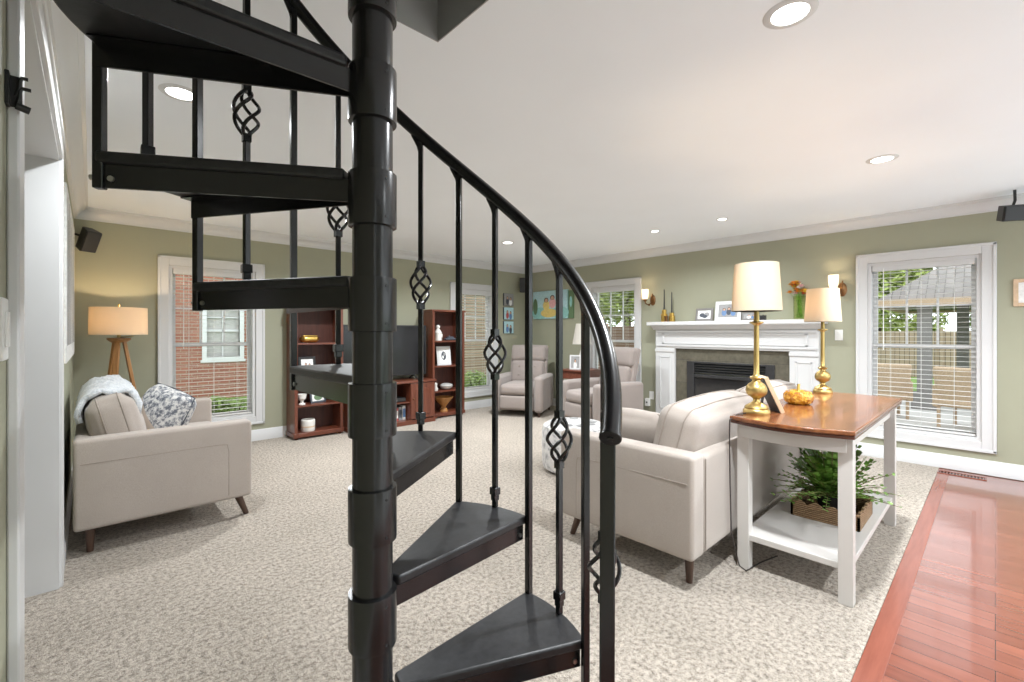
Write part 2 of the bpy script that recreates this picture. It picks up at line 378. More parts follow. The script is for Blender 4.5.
# ceiling with stairwell hole
cx0,cx1,cy0,cy1 = -.10,1.025,.36,1.537
mb = MB(); X0,X1,Y0,Y1 = XL-1.8,XW+WT,YB,YW+WT
for x0,x1,y0,y1 in ((X0,cx0,Y0,Y1),(cx1,X1,Y0,Y1),(cx0,cx1,Y0,cy0),(cx0,cx1,cy1,Y1)): mb.box(x0,x1,y0,y1,H,H+.06)
struct('ceiling', mb, M['ceiling'])
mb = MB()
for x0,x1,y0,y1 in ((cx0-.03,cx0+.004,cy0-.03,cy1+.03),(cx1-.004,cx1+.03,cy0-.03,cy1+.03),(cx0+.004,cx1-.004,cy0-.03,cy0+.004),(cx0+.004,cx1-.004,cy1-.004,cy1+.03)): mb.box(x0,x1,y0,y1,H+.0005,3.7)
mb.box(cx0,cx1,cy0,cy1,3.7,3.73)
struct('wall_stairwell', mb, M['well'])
# floors
YC = .36
mb = MB(); mb.box(XL-1.8,XW,YC,YW,-.05,0); struct('floor_carpet', mb, M['carpet'])
mb = MB(); mb.box(XL-.3,XW,-.95,YC-.078,-.05,-.006); struct('floor_wood', mb, M['planks'])
mb = MB(); mb.box(XL-1.8,XW,YB,-.95,-.05,-.006); mb.box(XL-1.8,XL-.3,-.95,YC,-.05,-.006); struct('floor_bounce_tile', mb, M['tile'])  # pale tile added out of view to bounce neutral light
mb = MB(); mb.box(XL-.3,XW,YC-.078,YC,-.05,-.005); struct('trim_3', mb, M['plankx'], bevel=.002)
mb = MB(); mb.box(XL-1.8,XL-1.72,YB,YW,0,H); mb.box(XL-1.8,XL-.14,-.2,-.1,0,H); struct('wall_hall', mb, M['green'])  # end wall across the hall, added unseen, keeps sky light off the jamb
mb = MB(); mb.box(XL-.14,2.0,YB-.1,YB,0,H); mb.box(2.0,XW+WT,YB-.1,YB,2.15,H); struct('wall_front_added', mb, M['green'])  # added unseen: solid part shields the jamb, opening lets sky light in
# crown moulding and skirting
CR = [(0,2.335),(.010,2.335),(.012,2.35),(.022,2.352),(.03,2.372),(.052,2.40),(.078,2.415),(.082,2.427),(.098,2.429),(.10,2.4399),(0,2.4399)]
mb = MB(); mb.extr(CR, lambda p,q,t: (t, YW-p, q), XL, XW); struct('trim_4', mb, M['white'])
mb = MB(); mb.extr(CR, lambda p,q,t: (XW-p, t, q), YB, YW); struct('trim_5', mb, M['white'])
mb = MB(); mb.extr(CR, lambda p,q,t: (XL+p, t, q), -1.2, YW); struct('trim_6', mb, M['white'])
BS = [(0,0),(.016,0),(.016,.095),(.011,.102),(.011,.118),(.004,.128),(0,.128)]
mb = MB(); mb.extr(BS, lambda p,q,t: (t, YW-p, q), XL, XW); struct('baseboard_back', mb, M['white'])
mb = MB()
for a,b in ((-.75,1.30),(3.25,YW)): mb.extr(BS, lambda p,q,t: (XW-p, t, q), a, b)
struct('baseboard_right', mb, M['white'])
mb = MB(); mb.extr(BS, lambda p,q,t: (XL+p, t, q), OY1+cs, YW); mb.extr(BS, lambda p,q,t: (XL+p, t, q), -1.2, OY0-cs); struct('baseboard_left', mb, M['white'])

# windows
def window(n, side, a0, a1):
    fn = fT if side == 'T' else fF
    def bx(mb, a,b,d0,d1,z0,z1):
        p, q = fn(a,d0,z0), fn(b,d1,z1)
        mb.box(min(p[0],q[0]),max(p[0],q[0]),min(p[1],q[1]),max(p[1],q[1]),z0,z1)
    cw = .09; mb = MB()
    for a,b,z0,z1 in ((a0-cw,a0,WZ0-cw,WZ1+cw),(a1,a1+cw,WZ0-cw,WZ1+cw),(a0,a1,WZ1,WZ1+cw),(a0,a1,WZ0-cw,WZ0)):
        bx(mb,a,b,-.018,0,z0,z1)
    for a,b,z0,z1 in ((a0-cw-.004,a0-cw+.02,WZ0-cw,WZ1+cw),(a1+cw-.02,a1+cw+.004,WZ0-cw,WZ1+cw),(a0-cw-.004,a1+cw+.004,WZ1+cw-.02,WZ1+cw+.004),(a0-cw-.004,a1+cw+.004,WZ0-cw-.004,WZ0-cw+.02)):
        bx(mb,a,b,-.026,-.001,z0,z1)
    w = struct(f'window_{n}', mb, M['white'], bevel=.003)
    mb = MB(); j = .03
    for a,b,z0,z1 in ((a0+.001,a0+j,WZ0+.001,WZ1-.001),(a1-j,a1-.001,WZ0+.001,WZ1-.001),(a0+j,a1-j,WZ1-j,WZ1-.001),(a0+j,a1-j,WZ0+.001,WZ0+j)): bx(mb,a,b,.001,.13,z0,z1)
    struct('window_frame', mb, M['white'], w)
    zm = (WZ0+WZ1)/2; b0,b1 = a0+j+.001,a1-j-.001
    for nm, z0, z1, d0 in (('upper_sash',zm-.02,WZ1-j,.105),('lower_sash',WZ0+j,zm+.022,.075)):
        mb = MB(); s = .036
        for a,b,c,d in ((b0,b0+s,z0,z1),(b1-s,b1,z0,z1),(b0+s,b1-s,z0,z0+s),(b0+s,b1-s,z1-s,z1)): bx(mb,a,b,d0,d0+.025,c,d)
        if nm == 'upper_sash':
            for k in (1,2):
                u = b0+s+(b1-b0-2*s)*k/3; bx(mb,u-.009,u+.009,d0+.006,d0+.02,z0+s,z1-s)
            bx(mb,b0+s,b1-s,d0+.007,d0+.019,(z0+z1)/2-.009,(z0+z1)/2+.009)
        sash = struct(nm, mb, M['white'], w)
        g = MB(); bx(g,b0+.02,b1-.02,d0+.011,d0+.015,z0+.02,z1-.02); struct('glass', g, M['glass'], sash)
    return w
for n, (s,a,b) in wins.items(): window(n, s, a, b)

def blind(label, side, a0, a1, tilt):
    t_ = thing('window_blind', label, 'blind', (((a0+a1)/2, YW+.042, WZ0) if side == 'T' else (XW+.042, (a0+a1)/2, WZ0)), 0 if side == 'T' else -pi/2, 'white slatted window blinds')
    w = (a1-a0)/2-.036; top = WZ1-WZ0-.03
    mb = MB(); mb.box(-w,w,-.035,.025,top-.055,top); obj('headrail', mb, M['white'], t_, bevel=.004)
    mb = MB(); z = .07; c, s = cos(tilt)*.022, sin(tilt)*.022
    while z < top-.07:
        mb.add([(-w,-c,z-s),(w,-c,z-s),(w,0,z+.001),(-w,0,z+.001),(-w,c,z+s),(w,c,z+s),
                (-w,-c,z-s-.0014),(w,-c,z-s-.0014),(w,0,z-.0004),(-w,0,z-.0004),(-w,c,z+s-.0014),(w,c,z+s-.0014)],
               [(0,1,2,3),(3,2,5,4),(9,8,7,6),(10,11,8,9),(0,6,7,1),(4,5,11,10),(0,3,9,6),(3,4,10,9),(1,7,8,2),(2,8,11,5)]); z += .0455
    obj('slats', mb, M['white_blind'], t_)
    mb = MB(); mb.box(-w,w,-.026,.026,.035,.052); obj('bottom_rail', mb, M['white_blind'], t_, bevel=.003)
    for x in (-w*.62, 0, w*.62):
        mb = MB(); mb.cyl((x,-.027,.04),(x,-.027,top-.05),.0012,n=6); mb.cyl((x,.027,.04),(x,.027,top-.05),.0012,n=6); obj('ladder_cord', mb, M['white_blind'], t_)
    mb = MB(); mb.cyl((-w+.09,-.04,top-.85),(-w+.09,-.04,top-.03),.004,n=8); obj('tilt_wand', mb, M['plastic'], t_)
    return t_
blind('white blind hanging in the window beside the tripod lamp, red brick wall outside', 'T', *wins[1][1:], radians(-1))
blind('white blind hanging in the window between the far bookcase and the small photo prints', 'T', *wins[2][1:], radians(-9))
blind('white blind hanging in the window behind the recliner beside the fireplace', 'F', *wins[3][1:], radians(-1))
blind('white blind hanging in the window beside the console table, patio outside', 'F', *wins[4][1:], radians(-1))

# ------------------------------------------------------------------ spiral staircase
SX, SY = .4604, .9504
RS, HS = .529, .2319
P0, DT, WD, PO = radians(-25.17), radians(29.18), radians(29.5), radians(-.98)
stair = thing('spiral_staircase', 'black metal spiral staircase with twisted basket balusters standing on the carpet', 'staircase', (SX,SY,0))
pol = lambda r,a,z: (r*cos(a), r*sin(a), z)
mb = MB(); mb.cyl((0,0,0),(0,0,3.65),.0436,n=40); obj('centre_pole', mb, M['black'], stair)
mb = MB(); mb.lathe([(.14,0),(.14,.012),(.06,.014),(.05,.03)],40); obj('base_plate', mb, M['black'], stair)
zt = lambda n: n*HS + .0066
def tread(n):
    z = zt(n); a0 = P0+(n-2)*DT; a1 = a0+WD
    # sleeve on the pole
    mb = MB(); mb.lathe([(.0440,-.117),(.0520,-.115),(.0525,-.110),(.0525,.0),(.0522,.002),(.0440,.002)],44,(0,0,z-.011))
    s = obj('collar', mb, M['black'], stair)
    for q in (-.028,-.110):
        mb = MB(); p = pol(.0525,radians(-83),z+q); d = Vector((cos(radians(-83)),sin(radians(-83)),0)); p = Vector(p)
        mb.cyl(p-d*.002,p+d*.0012,.0028,n=10); obj('set_screw', mb, M['blackmatte'], s)
    # slab
    ia = radians(22); poly = [pol(.062,a0-ia*.4,0)[:2], pol(.075,a0-.12,0)[:2]]
    for k in range(9):
        a = a0 + (a1-a0)*k/8; poly.append(((RS-.006*((k-4)/4)**2+.004)*cos(a), (RS-.006*((k-4)/4)**2+.004)*sin(a)))
    poly += [pol(.075,a1+.12,0)[:2], pol(.062,a1+ia*.4,0)[:2]]
    mb = MB(); mb.prism(poly, z-.024, z); tr = obj('tread', mb, M['tread'], stair, bevel=.006, seg=3)
    # plate bracket under the slab
    mb = MB(); zb, zu = z-.072, z-.0235; ro = RS-.012
    i0, i1 = Vector(pol(.05,a0+.02,0)), Vector(pol(.05,a1-.02,0)); o0, o1 = Vector(pol(ro,a0+.022,0)), Vector(pol(ro,a1-.022,0))
    th = .005
    def plate(p, q):
        d = (q-p).normalized(); nrm = Vector((-d.y,d.x,0))*th/2
        mb.add([tuple(x+Vector((0,0,zz))) for zz in (zb,zu) for x in (p-nrm,q-nrm,q+nrm,p+nrm)], [(3,2,1,0),(4,5,6,7),(0,1,5,4),(1,2,6,5),(2,3,7,6),(3,0,4,7)])
    plate(i0,o0); plate(i1,o1)
    # narrow lip turned inward along both plates
    for p,q,sg in ((i0,o0,1),(i1,o1,-1)):
        d = (q-p).normalized(); nn = Vector((-d.y,d.x,0))*sg; p2 = p+d*.16
        mb.add([tuple(x+Vector((0,0,zz))) for zz in (zu-.006,zu-.002) for x in (p2,q,q+nn*.03,p2+nn*.03)], [(3,2,1,0),(4,5,6,7),(0,1,5,4),(1,2,6,5),(2,3,7,6),(3,0,4,7)])
    br = obj('tread_bracket', mb, M['black'], tr)
    for p,q,sg in ((i0,o0,-1),(i1,o1,1)):
        d = (q-p).normalized(); nn = Vector((-d.y,d.x,0))*sg; c = q-d*.016+Vector((0,0,z-.054))
        mb = MB(); mb.cyl(c,c+nn*.007,.006,n=8); obj('bolt', mb, M['steel'], tr)
    for u in (.22,.40):
        c = Vector(pol(u,a1-.11,zu)); mb = MB(); mb.cyl(c,c+Vector((0,0,-.004)),.005,n=8); obj('screw', mb, M['steel'], tr)
for n in range(1,11): tread(n)
RP = .523
zrail = lambda j: 1.3404 + j*HS/2         # underside of the handrail above baluster j
ang = lambda j: P0 + PO + j*DT/2
def tab(mb, j):
    # curved tongue joining the top of the baluster to the underside of the rail
    a, z = ang(j), zrail(j); dzda = (HS/2)/(DT/2); pts = []
    for k in range(6):
        u = k/5; aa = a + .055*u; pts.append(pol(RP, aa, z-.035+.030*u**.5 + dzda*.055*u))
    mb.tube(pts,[.010,.0095,.009,.008,.007,.006],8)
def plain_post(j):
    a = ang(j); n = j//2+2; z0 = zt(n-1)-.074; z1 = zrail(j)-.005; mb = MB(); d = Vector((cos(a),sin(a),0))
    mb.bar(pol(RP,a,z0),pol(RP,a,z1),.018,.018,up=tuple(d)); tab(mb,j)
    o = obj('baluster', mb, M['black'], stair, bevel=.002)
    c = Vector(pol(RP,a,zt(n-1)-.052)); m = MB(); m.cyl(c+d*.009,c+d*.016,.006,n=8); obj('bolt', m, M['steel'], o)
    return o
BASK = {}
def basket_post(j):
    a = ang(j); n = (j-1)//2+2; zf = zt(n); zc = zf+.495; z1 = zrail(j)-.005
    p = lambda z: pol(RP,a,z); tn = (-sin(a),cos(a),0); rad = (cos(a),sin(a),0); mb = MB()
    mb.bar(p(zf),p(zc-.068),.0155,.0155,up=rad); mb.bar(p(zc+.068),p(z1),.0155,.0155,up=rad); tab(mb,j)
    o = obj('baluster', mb, M['black'], stair, bevel=.0015)
    mb = MB()
    for q in range(4):
        pts = []
        for k in range(17):
            u = k/16; r = .005+.029*sin(pi*u)**.8; th = q*pi/2 + u*radians(215) + .4
            pts.append((RP*cos(a)+r*cos(th), RP*sin(a)+r*sin(th), zc-.066+.132*u))
        mb.tube(pts,.0050,7)
    for z in (zc-.078, zc+.064): mb.cbox((RP*cos(a),RP*sin(a),z+.007),(.021,.021,.022))
    obj('basket', mb, M['black'], o)
    mb = MB(); mb.cbox((RP*cos(a),RP*sin(a),zf+.052),(.026,.026,.024)); mb.cbox((RP*cos(a),RP*sin(a),zf+.032),(.020,.020,.02)); obj('shoe', mb, M['black'], o, bevel=.002)
    return o
for j in range(-1,16):
    if j == -1: basket_post(j)
    elif j % 2: basket_post(j)
    else: plain_post(j)
a = ang(-2); mb = MB(); mb.bar(pol(RP-.012,a,0),pol(RP-.008,a,zrail(-2)+.004),.030,.030,up=(cos(a),sin(a),0)); obj('newel_post', mb, M['black'], stair, bevel=.003)
pts = [pol(RP,ang(-2.45+k*.12),zrail(-2.45+k*.12)+.0175) for k in range(int(20.4/.12))]
mb = MB(); mb.tube(pts,.0195,16); rail = obj('handrail', mb, M['black'], stair)
p0 = Vector(pts[0]); d = (Vector(pts[0])-Vector(pts[1])).normalized(); mb = MB(); mb.cyl(p0-d*.004,p0+d*.004,.0212,n=20); mb.cyl(p0+d*.004,p0+d*.007,.006,n=10); obj('end_cap', mb, M['black'], rail, bevel=.002)

# ------------------------------------------------------------------ sofas
def leg(x, y, sx_, sy_, h=.165, mat='walnut', parent=None, r=.026):
    mb = MB(); mb.cyl((x,y,h),(x+sx_,y+sy_,0),r,r*.62,n=12); return obj('leg', mb, M[mat], parent)
def sofa(name, label, L, D, loc, rotz, top=.665, back_h=.855):
    s = thing(name, label, 'sofa', loc, rotz); aw, bt = .13, .085; zb = .155
    for i, x in enumerate((aw/2, L-aw/2)):
        mb = MB(); mb.rbox((x,D/2,(zb+top)/2),(aw,D,top-zb),.022,(.004,0,.004)); o = obj('armrest', mb, M['sofa'], s)
        xo = -.0015 if i == 0 else L+.0015; mb = MB()
        pts = [(xo,.03,top-.135),(xo,D*.78,top-.135),(xo,D*.835,top-.14),(xo,D*.845,top-.19),(xo,D*.845,zb+.03)]
        mb.tube(pts,.0022,6); mb.tube([(x+(.075 if i == 0 else -.075),-.001,top-.03),(x+(.075 if i == 0 else -.075),-.001,zb+.02)],.0022,6); obj('seam', mb, M['seam'], o)
    mb = MB(); mb.rbox((L/2,bt/2,(zb+top-.01)/2),(L-2*aw+.01,bt,top-.01-zb),.03); obj('back_frame', mb, M['sofa'], s)
    mb = MB(); mb.rbox((L/2,D/2-.02,zb+.08),(L-2*aw+.01,D-.06,.16),.02); obj('seat_base', mb, M['sofa'], s)
    w = (L-2*aw)/2
    for k in range(2):
        mb = MB(); mb.rbox((aw+w*(k+.5),bt+(D-bt)/2,.385),(w-.006,D-bt-.0,.17),.045,(0,.01,.02)); obj('seat_cushion', mb, M['sofa'], s)
        R = Matrix.Rotation(radians(14),4,'X')
        mb = MB(); mb.rbox((aw+w*(k+.5),bt+.11,.665),(w-.008,.22,back_h-.44),.07,(.012,.03,.03),M=R,noise=.0015); o = obj('back_cushion', mb, M['sofa'], s)
        hw, hh, rr = (w-.008)/2, (back_h-.44)/2, .07; e = MB()
        for yy in (-.05,.05):
            pts = []
            for q, (sx1, sz1) in enumerate(((1,1),(-1,1),(-1,-1),(1,-1))):
                for k2 in range(9):
                    tt = pi/2*(q + k2/8); pts.append((sx1*(hw-rr)+rr*cos(tt), sz1*(hh-rr)+rr*sin(tt)))
                a_ = pts[-1]; b_ = {0:(-(hw-rr),hh),1:(-hw,-(hh-rr)),2:(hw-rr,-hh),3:(hw,hh-rr)}[q]
                pts += [(a_[0]+(b_[0]-a_[0])*k2/8, a_[1]+(b_[1]-a_[1])*k2/8) for k2 in range(1,8)]
            pts.append(pts[0]); f_ = 1-(yy/.11)**2
            path = [R @ Vector((x_+.012*(x_/hw)*(1-(z_/hh)**2)*f_, yy, z_+.03*(z_/hh)*(1-(x_/hw)**2)*f_)) + Vector((aw+w*(k+.5),bt+.11,.665)) for x_, z_ in pts]
            e.tube(path, .0042, 6)
        obj('piping', e, M['seam'], o)
    for x,y,sx_,sy_ in ((.11,.07,.0,.0),(L-.11,.07,0,0),(.12,D-.07,-.01,.06),(L-.12,D-.07,.01,.06)): leg(x,y,sx_,sy_,parent=s)
    return s
sofa('sofa', 'oatmeal sofa with its back against the wooden console table', 2.15, .84, (2.11,.99,0), 0)
sofa('loveseat', 'oatmeal loveseat against the left wall under the birch canvas', 1.53, .88, (-.075,5.0,0), -pi/2)
# pillow leaning on the near arm of the sofa
mb = MB(); Rm = Matrix.Rotation(radians(-14),4,'Y') ; mb.rbox((0,0,0),(.15,.40,.34),.07,(.03,.02,.01),M=Rm,noise=.002)
o = obj('throw_pillow', mb, M['sofa'], None, (2.46,1.50,.622)); tag(o, 'plain tan pillow with piping leaning inside the near arm of the sofa', 'pillow')
mb = MB(); pts = []
for k in range(49):
    tt = 2*pi*k/48; c_, s_ = cos(tt), sin(tt); m_ = max(abs(c_),abs(s_))**.9; pts.append(Rm @ Vector((0, c_/m_*.205, s_/m_*.173)))
mb.tube(pts,.005,8); obj('piping', mb, M['seam'], o, label='dark piping')
# patterned pillow on loveseat
mb = MB(); mb.rbox((0,0,0),(.41,.15,.41),.075,(.0,.05,.0),noise=.002)
o = obj('throw_pillow', mb, M['floral'], None, (.38,4.15,.655), (radians(-20),radians(14),radians(-62))); tag(o, 'grey floral pillow with a plain corner leaning on the loveseat cushions', 'pillow')
mb = MB(); pts = []
for k in range(49):
    tt = 2*pi*k/48; c_, s_ = cos(tt), sin(tt); m_ = max(abs(c_),abs(s_))**.88; pts.append((c_/m_*.207, 0, s_/m_*.207))
mb.tube(pts,.004,8); obj('piping', mb, M['p_dark'], o, label='dark piping')
# fluffy blanket over the loveseat back cushions
mb = MB(); prof = []
for k in range(15):
    tt = pi*(1.02 - 1.04*k/14); prof.append((.085+.155*cos(tt), .79+.135*sin(tt)))
prof = [(-.065,.72)] + prof + [(.235,.75)]
NY = 40; vs = []; fs = []
for i in range(NY+1):
    y = 3.72 + 1.05*i/NY
    for q,(x,z) in enumerate(prof):
        w_ = .012*sin(y*38+q*.9)+.008*sin(y*17-q*1.7); vs.append((x+w_*.4, y+.01*sin(q*2.1+i*.2), z+w_))
n_ = len(prof)
fs = [(i*n_+q,(i+1)*n_+q,(i+1)*n_+q+1,i*n_+q+1) for i in range(NY) for q in range(n_-1)]
mb.add([(x+.075,y,z) for x,y,z in [(a_-.075-.0,b_,c_) for a_,b_,c_ in vs]], fs)
o = obj('throw_blanket', mb, M['blanket'], None, angle=80); so = o.modifiers.new('thick','SOLIDIFY'); so.thickness = .03; so.offset = 1
tag(o, 'fluffy pale blue throw blanket over the loveseat back cushions', 'blanket')

# ------------------------------------------------------------------ recliners
def recliner(label, loc, rotz):
    r = thing('recliner', label, 'recliner', loc, rotz, 'taupe recliners'); W, aw = .80, .14
    for sg in (-1,1):
        x = sg*(W/2-aw/2); mb = MB(); mb.rbox((x,.02,.335),(aw,.80,.53),.045,(.004,.01,.01)); obj('armrest', mb, M['recl'], r)
    mb = MB(); mb.rbox((0,0,.22),(W-2*aw+.01,.78,.26),.02); obj('seat_base', mb, M['recl'], r)
    mb = MB(); mb.rbox((0,.12,.40),(W-2*aw-.004,.66,.16),.05,(0,.02,.025)); obj('seat_cushion', mb, M['recl'], r)
    mb = MB(); mb.rbox((0,.43,.215),(W-2*aw-.004,.06,.20),.025,(0,.01,0)); obj('footrest', mb, M['recl'], r)
    Rb = Matrix.Rotation(radians(13),4,'X')
    mb = MB(); mb.rbox((0,-.30,.68),(W-2*aw+.10,.10,.76),.04,M=Rb); obj('back_shell', mb, M['recl'], r)
    mb = MB(); mb.rbox((0,-.235,.62),(W-2*aw+.03,.14,.36),.05,(0,.03,.01),M=Rb); b = obj('back_cushion', mb, M['recl'], r)
    for px_ in (-.13,.0,.13):
        for pz in (-.06,.08):
            p = Rb @ Vector((px_,.094,pz)); m = MB(); m.ball((p.x,p.y-.235,p.z+.62),.012,n=6); obj('tuft_button', m, M['seam'], b)
    mb = MB(); mb.rbox((0,-.315,.915),(W-2*aw+.07,.15,.27),.06,(0,.025,.01),M=Rb); obj('headrest', mb, M['recl'], r)
    for x in (-.33,.33):
        for y in (-.33,.36): leg(x,y,0,0,.08,'walnut',r,.024)
    return r
rc = recliner('taupe tufted recliner in the corner below the three photo prints', (5.02,5.10,0), math.atan2(-.50,-.87)-pi/2)
dup(rc, (5.14,3.68,0), pi/2-radians(13), 'taupe recliner in front of the window beside the fireplace')

# ------------------------------------------------------------------ side table, its lamp and frame
st = thing('side_table', 'red brown wooden side table between the two recliners', 'table', (5.52,4.36,0))
mb = MB(); mb.box(-.26,.26,-.24,.24,.675,.70); obj('tabletop', mb, M['redwood'], st, bevel=.005)
mb = MB(); mb.box(-.235,.235,-.215,.215,.56,.675); obj('apron', mb, M['redwood'], st)
for x in (-.22,.22):
    for y in (-.2,.2): mb = MB(); mb.bar((x,y,.56),(x,y,0),.04); obj('leg', mb, M['redwood'], st)
tl = thing('table_lamp', 'white shaded lamp standing on the side table between the recliners', 'lamp', (5.60,4.40,.70))
mb = MB(); mb.lathe([(.07,0),(.07,.015),(.03,.03),(.045,.12),(.05,.2),(.02,.30),(.012,.42)],24); obj('base', mb, M['ceramic'], tl)
mb = MB(); mb.lathe([(.15,.38),(.095,.70),(.092,.70),(.147,.38)],32); obj('lamp_shade', mb, M['shadewhite'], tl)

def photo_frame(label, loc, rot, w, h, mat, art, group=None, t_=.018, border=.022, strut=True, mat2=None):
    """upright frame, picture faces local -Y, base at z=0"""
    f = thing('framed_photo', label, 'photo frame', loc, 0, group); f.rotation_euler = (-rot[0],rot[1],rot[2])
    mb = MB()
    for x0,x1,z0,z1 in ((-w/2,-w/2+border,0,h),(w/2-border,w/2,0,h),(-w/2+border,w/2-border,0,border),(-w/2+border,w/2-border,h-border,h)): mb.box(x0,x1,-t_/2,t_/2,z0,z1)
    obj('border', mb, mat, f, bevel=.002)
    mb = MB(); mb.box(-w/2+.003,w/2-.003,t_/2-.001,t_/2+.004,.003,h-.003); obj('backing', mb, mat2 or M['blackmatte'], f)
    picture(f, w-2*border, h-2*border, border, art, t_/2-.004)
    if strut:
        mb = MB(); mb.bar((0,t_/2,h*.7),(0,t_/2+h*.33,(t_/2+h*.33)*math.tan(abs(rot[0]))+.002),.03,.004); obj('easel_back', mb, mat2 or M['blackmatte'], f)
    return f
def ell(mb, cx_, cz, rx, rz, y, n=18):
    mb.add([(cx_+rx*cos(2*pi*k/n), y, cz+rz*sin(2*pi*k/n)) for k in range(n)], [tuple(range(n))])
def picture(parent, w, h, z0, art, y):
    """flat print facing -Y: a background and simple blocks of colour"""
    mats = []; mb = MB()
    def mi(m):
        if m not in mats: mats.append(m)
        return mats.index(m)
    mb.mi = mi(art[0]); mb.quad((-w/2,-y,z0),(w/2,-y,z0),(w/2,-y,z0+h),(-w/2,-y,z0+h))
    for i,(m,cx_,cz,rx,rz) in enumerate(art[1]):
        mb.mi = mi(m); ell(mb, cx_*w, z0+cz*h, rx*w, rz*h, -y-.0004*(i+1))
    return obj('print', mb, [M[m] for m in mats], parent)
def folk(spots, cloth):
    a_ = []
    for i,(x,z,s_) in enumerate(spots):
        a_ += [(cloth[i%len(cloth)],x,z-.30*s_,.16*s_,.30*s_),('p_hair',x,z+.02*s_,.105*s_,.14*s_),('p_skin',x,z,.075*s_,.11*s_)]
    return a_
photo_frame('white photo frame on the side table between the recliners', (5.38,4.36,.70), (radians(8),0,radians(-60)), .17,.22, M['white'], ('p_grey', folk([(0,.6,1.2)],['p_white'])))

# ------------------------------------------------------------------ pouf
pf = thing('pouf', 'round fluffy grey and white pouf on the carpet beside the sofa', 'pouf', (3.27,2.66,0))
mb = MB(); mb.lathe([(.0001,.012),(.25,.012),(.285,.03),(.298,.08),(.30,.22),(.298,.36),(.285,.41),(.25,.432),(.12,.438),(.0001,.44)],48); obj('body', mb, M['pouf'], pf)
for k in range(9):
    a_ = 2*pi*k/9; m = MB(); m.ball((.17*cos(a_),.17*sin(a_),.440),.045,(1,1,.12),8); obj('rosette', m, M['p_grey'], pf)

# ------------------------------------------------------------------ console table
ct = thing('console_table', 'wood topped white console table behind the sofa', 'table', (2.52,.43,0))
TL = 1.50; poly = [(0,0),(TL,0)]
for k in range(1,12): poly.append((TL+.05*sin(pi*k/12), .55*k/12))
poly += [(TL,.55),(0,.55)]
for k in range(1,12): poly.append((-.065*sin(pi*k/12), .55-.55*k/12))
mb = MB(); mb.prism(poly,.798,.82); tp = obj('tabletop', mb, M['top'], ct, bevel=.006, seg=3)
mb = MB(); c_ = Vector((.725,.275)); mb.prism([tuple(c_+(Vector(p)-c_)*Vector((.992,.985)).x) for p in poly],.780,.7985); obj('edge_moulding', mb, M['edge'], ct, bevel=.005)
mb = MB()
for k in range(12):
    y0,y1 = .04+.47*k/12,.04+.47*(k+1)/12; x_ = lambda y: .04-.05*sin(pi*y/.55)
    mb.add([(x_(y0),y0,.71),(x_(y1),y1,.71),(x_(y1)+.02,y1,.71),(x_(y0)+.02,y0,.71),(x_(y0),y0,.78),(x_(y1),y1,.78),(x_(y1)+.02,y1,.78),(x_(y0)+.02,y0,.78)],[(3,2,1,0),(4,5,6,7),(0,1,5,4),(1,2,6,5),(2,3,7,6),(3,0,4,7)])
mb.box(.05,1.36,.042,.062,.71,.78); mb.box(.05,1.36,.488,.508,.71,.78); mb.box(1.34,1.36,.04,.51,.71,.78)
obj('apron', mb, M['tablewhite'], ct)
for x,y in ((.067,.045),(1.34,.045),(.067,.495),(1.34,.495)):
    mb = MB(); mb.box(x-.029,x+.029,y-.029,y+.029,0,.78); obj('leg', mb, M['tablewhite'], ct, bevel=.002)
mb = MB(); mb.box(.05,1.36,.03,.51,.155,.187); obj('lower_shelf', mb, M['tablewhite'], ct, bevel=.003)
TZ = .82
def buffet_lamp(label, loc):
    l = thing('buffet_lamp', label, 'lamp', loc, 0, 'brass buffet lamps')
    prof = [(.066,0),(.068,.008),(.066,.022),(.058,.030),(.060,.036),(.052,.046),(.034,.056),(.019,.068),(.016,.080),(.026,.090),(.043,.100),(.052,.115),(.054,.132),(.051,.148),(.040,.164),(.023,.177),(.020,.186),(.032,.194),(.034,.200),(.020,.208),(.0145,.216),(.0135,.30),(.0125,.485),(.020,.492),(.036,.500),(.034,.506),(.014,.510),(.012,.56)]
    mb = MB(); mb.lathe(prof,40); obj('base', mb, M['brass'], l)
    mb = MB(); mb.lathe([(.012,.51),(.012,.60),(.004,.605)],16); obj('socket', mb, M['brass'], l)
    mb = MB(); mb.ball((0,0,.66),.028,n=10); obj('bulb', mb, M['bulb'], l)
    mb = MB(); mb.lathe([(.125,.565),(.1085,.825),(.1065,.825),(.123,.565),(.125,.565)],48); s = obj('lamp_shade', mb, M['shade'], l)
    mb = MB()
    for k in range(3):
        a_ = 2*pi*k/3; mb.cyl((0,0,.80),(.107*cos(a_),.107*sin(a_),.80),.0018,n=6)
    mb.cyl((0,0,.60),(0,0,.80),.003,n=6); obj('spider', mb, M['brass'], s)
    return l
def point(name, loc, e, r=.03, col=(1,.76,.50), parent=None):
    L = bpy.data.lights.new(name,'POINT'); L.energy = e; L.shadow_soft_size = r; L.color = col
    o = bpy.data.objects.new(name, L); COL.objects.link(o); o.location = loc; o.parent = parent; return o
lp1 = buffet_lamp('taller looking brass buffet lamp at the near end of the console table', (2.685,.90,TZ))
lp2 = buffet_lamp('brass buffet lamp at the far end of the console table nearer the window', (3.95,.87,TZ)); lp2.scale = (.93,.93,.93)
mb = MB(); mb.tube([(-.05,.03,.006),(-.13,.055,.004),(-.19,.068,-.02),(-.195,.068,-.10),(-.195,.065,-.35),(-.192,.06,-.62),(-.19,.02,-.78),(-.15,.0,-.815),(.0,-.02,-.815),(.15,-.06,-.815)],.0035,7)
obj('cord', mb, M['cord'], lp1, label='dark lamp cord')
for l in (lp1,lp2): point('bulb_light', (0,0,.69), 3.6, .028, parent=l)
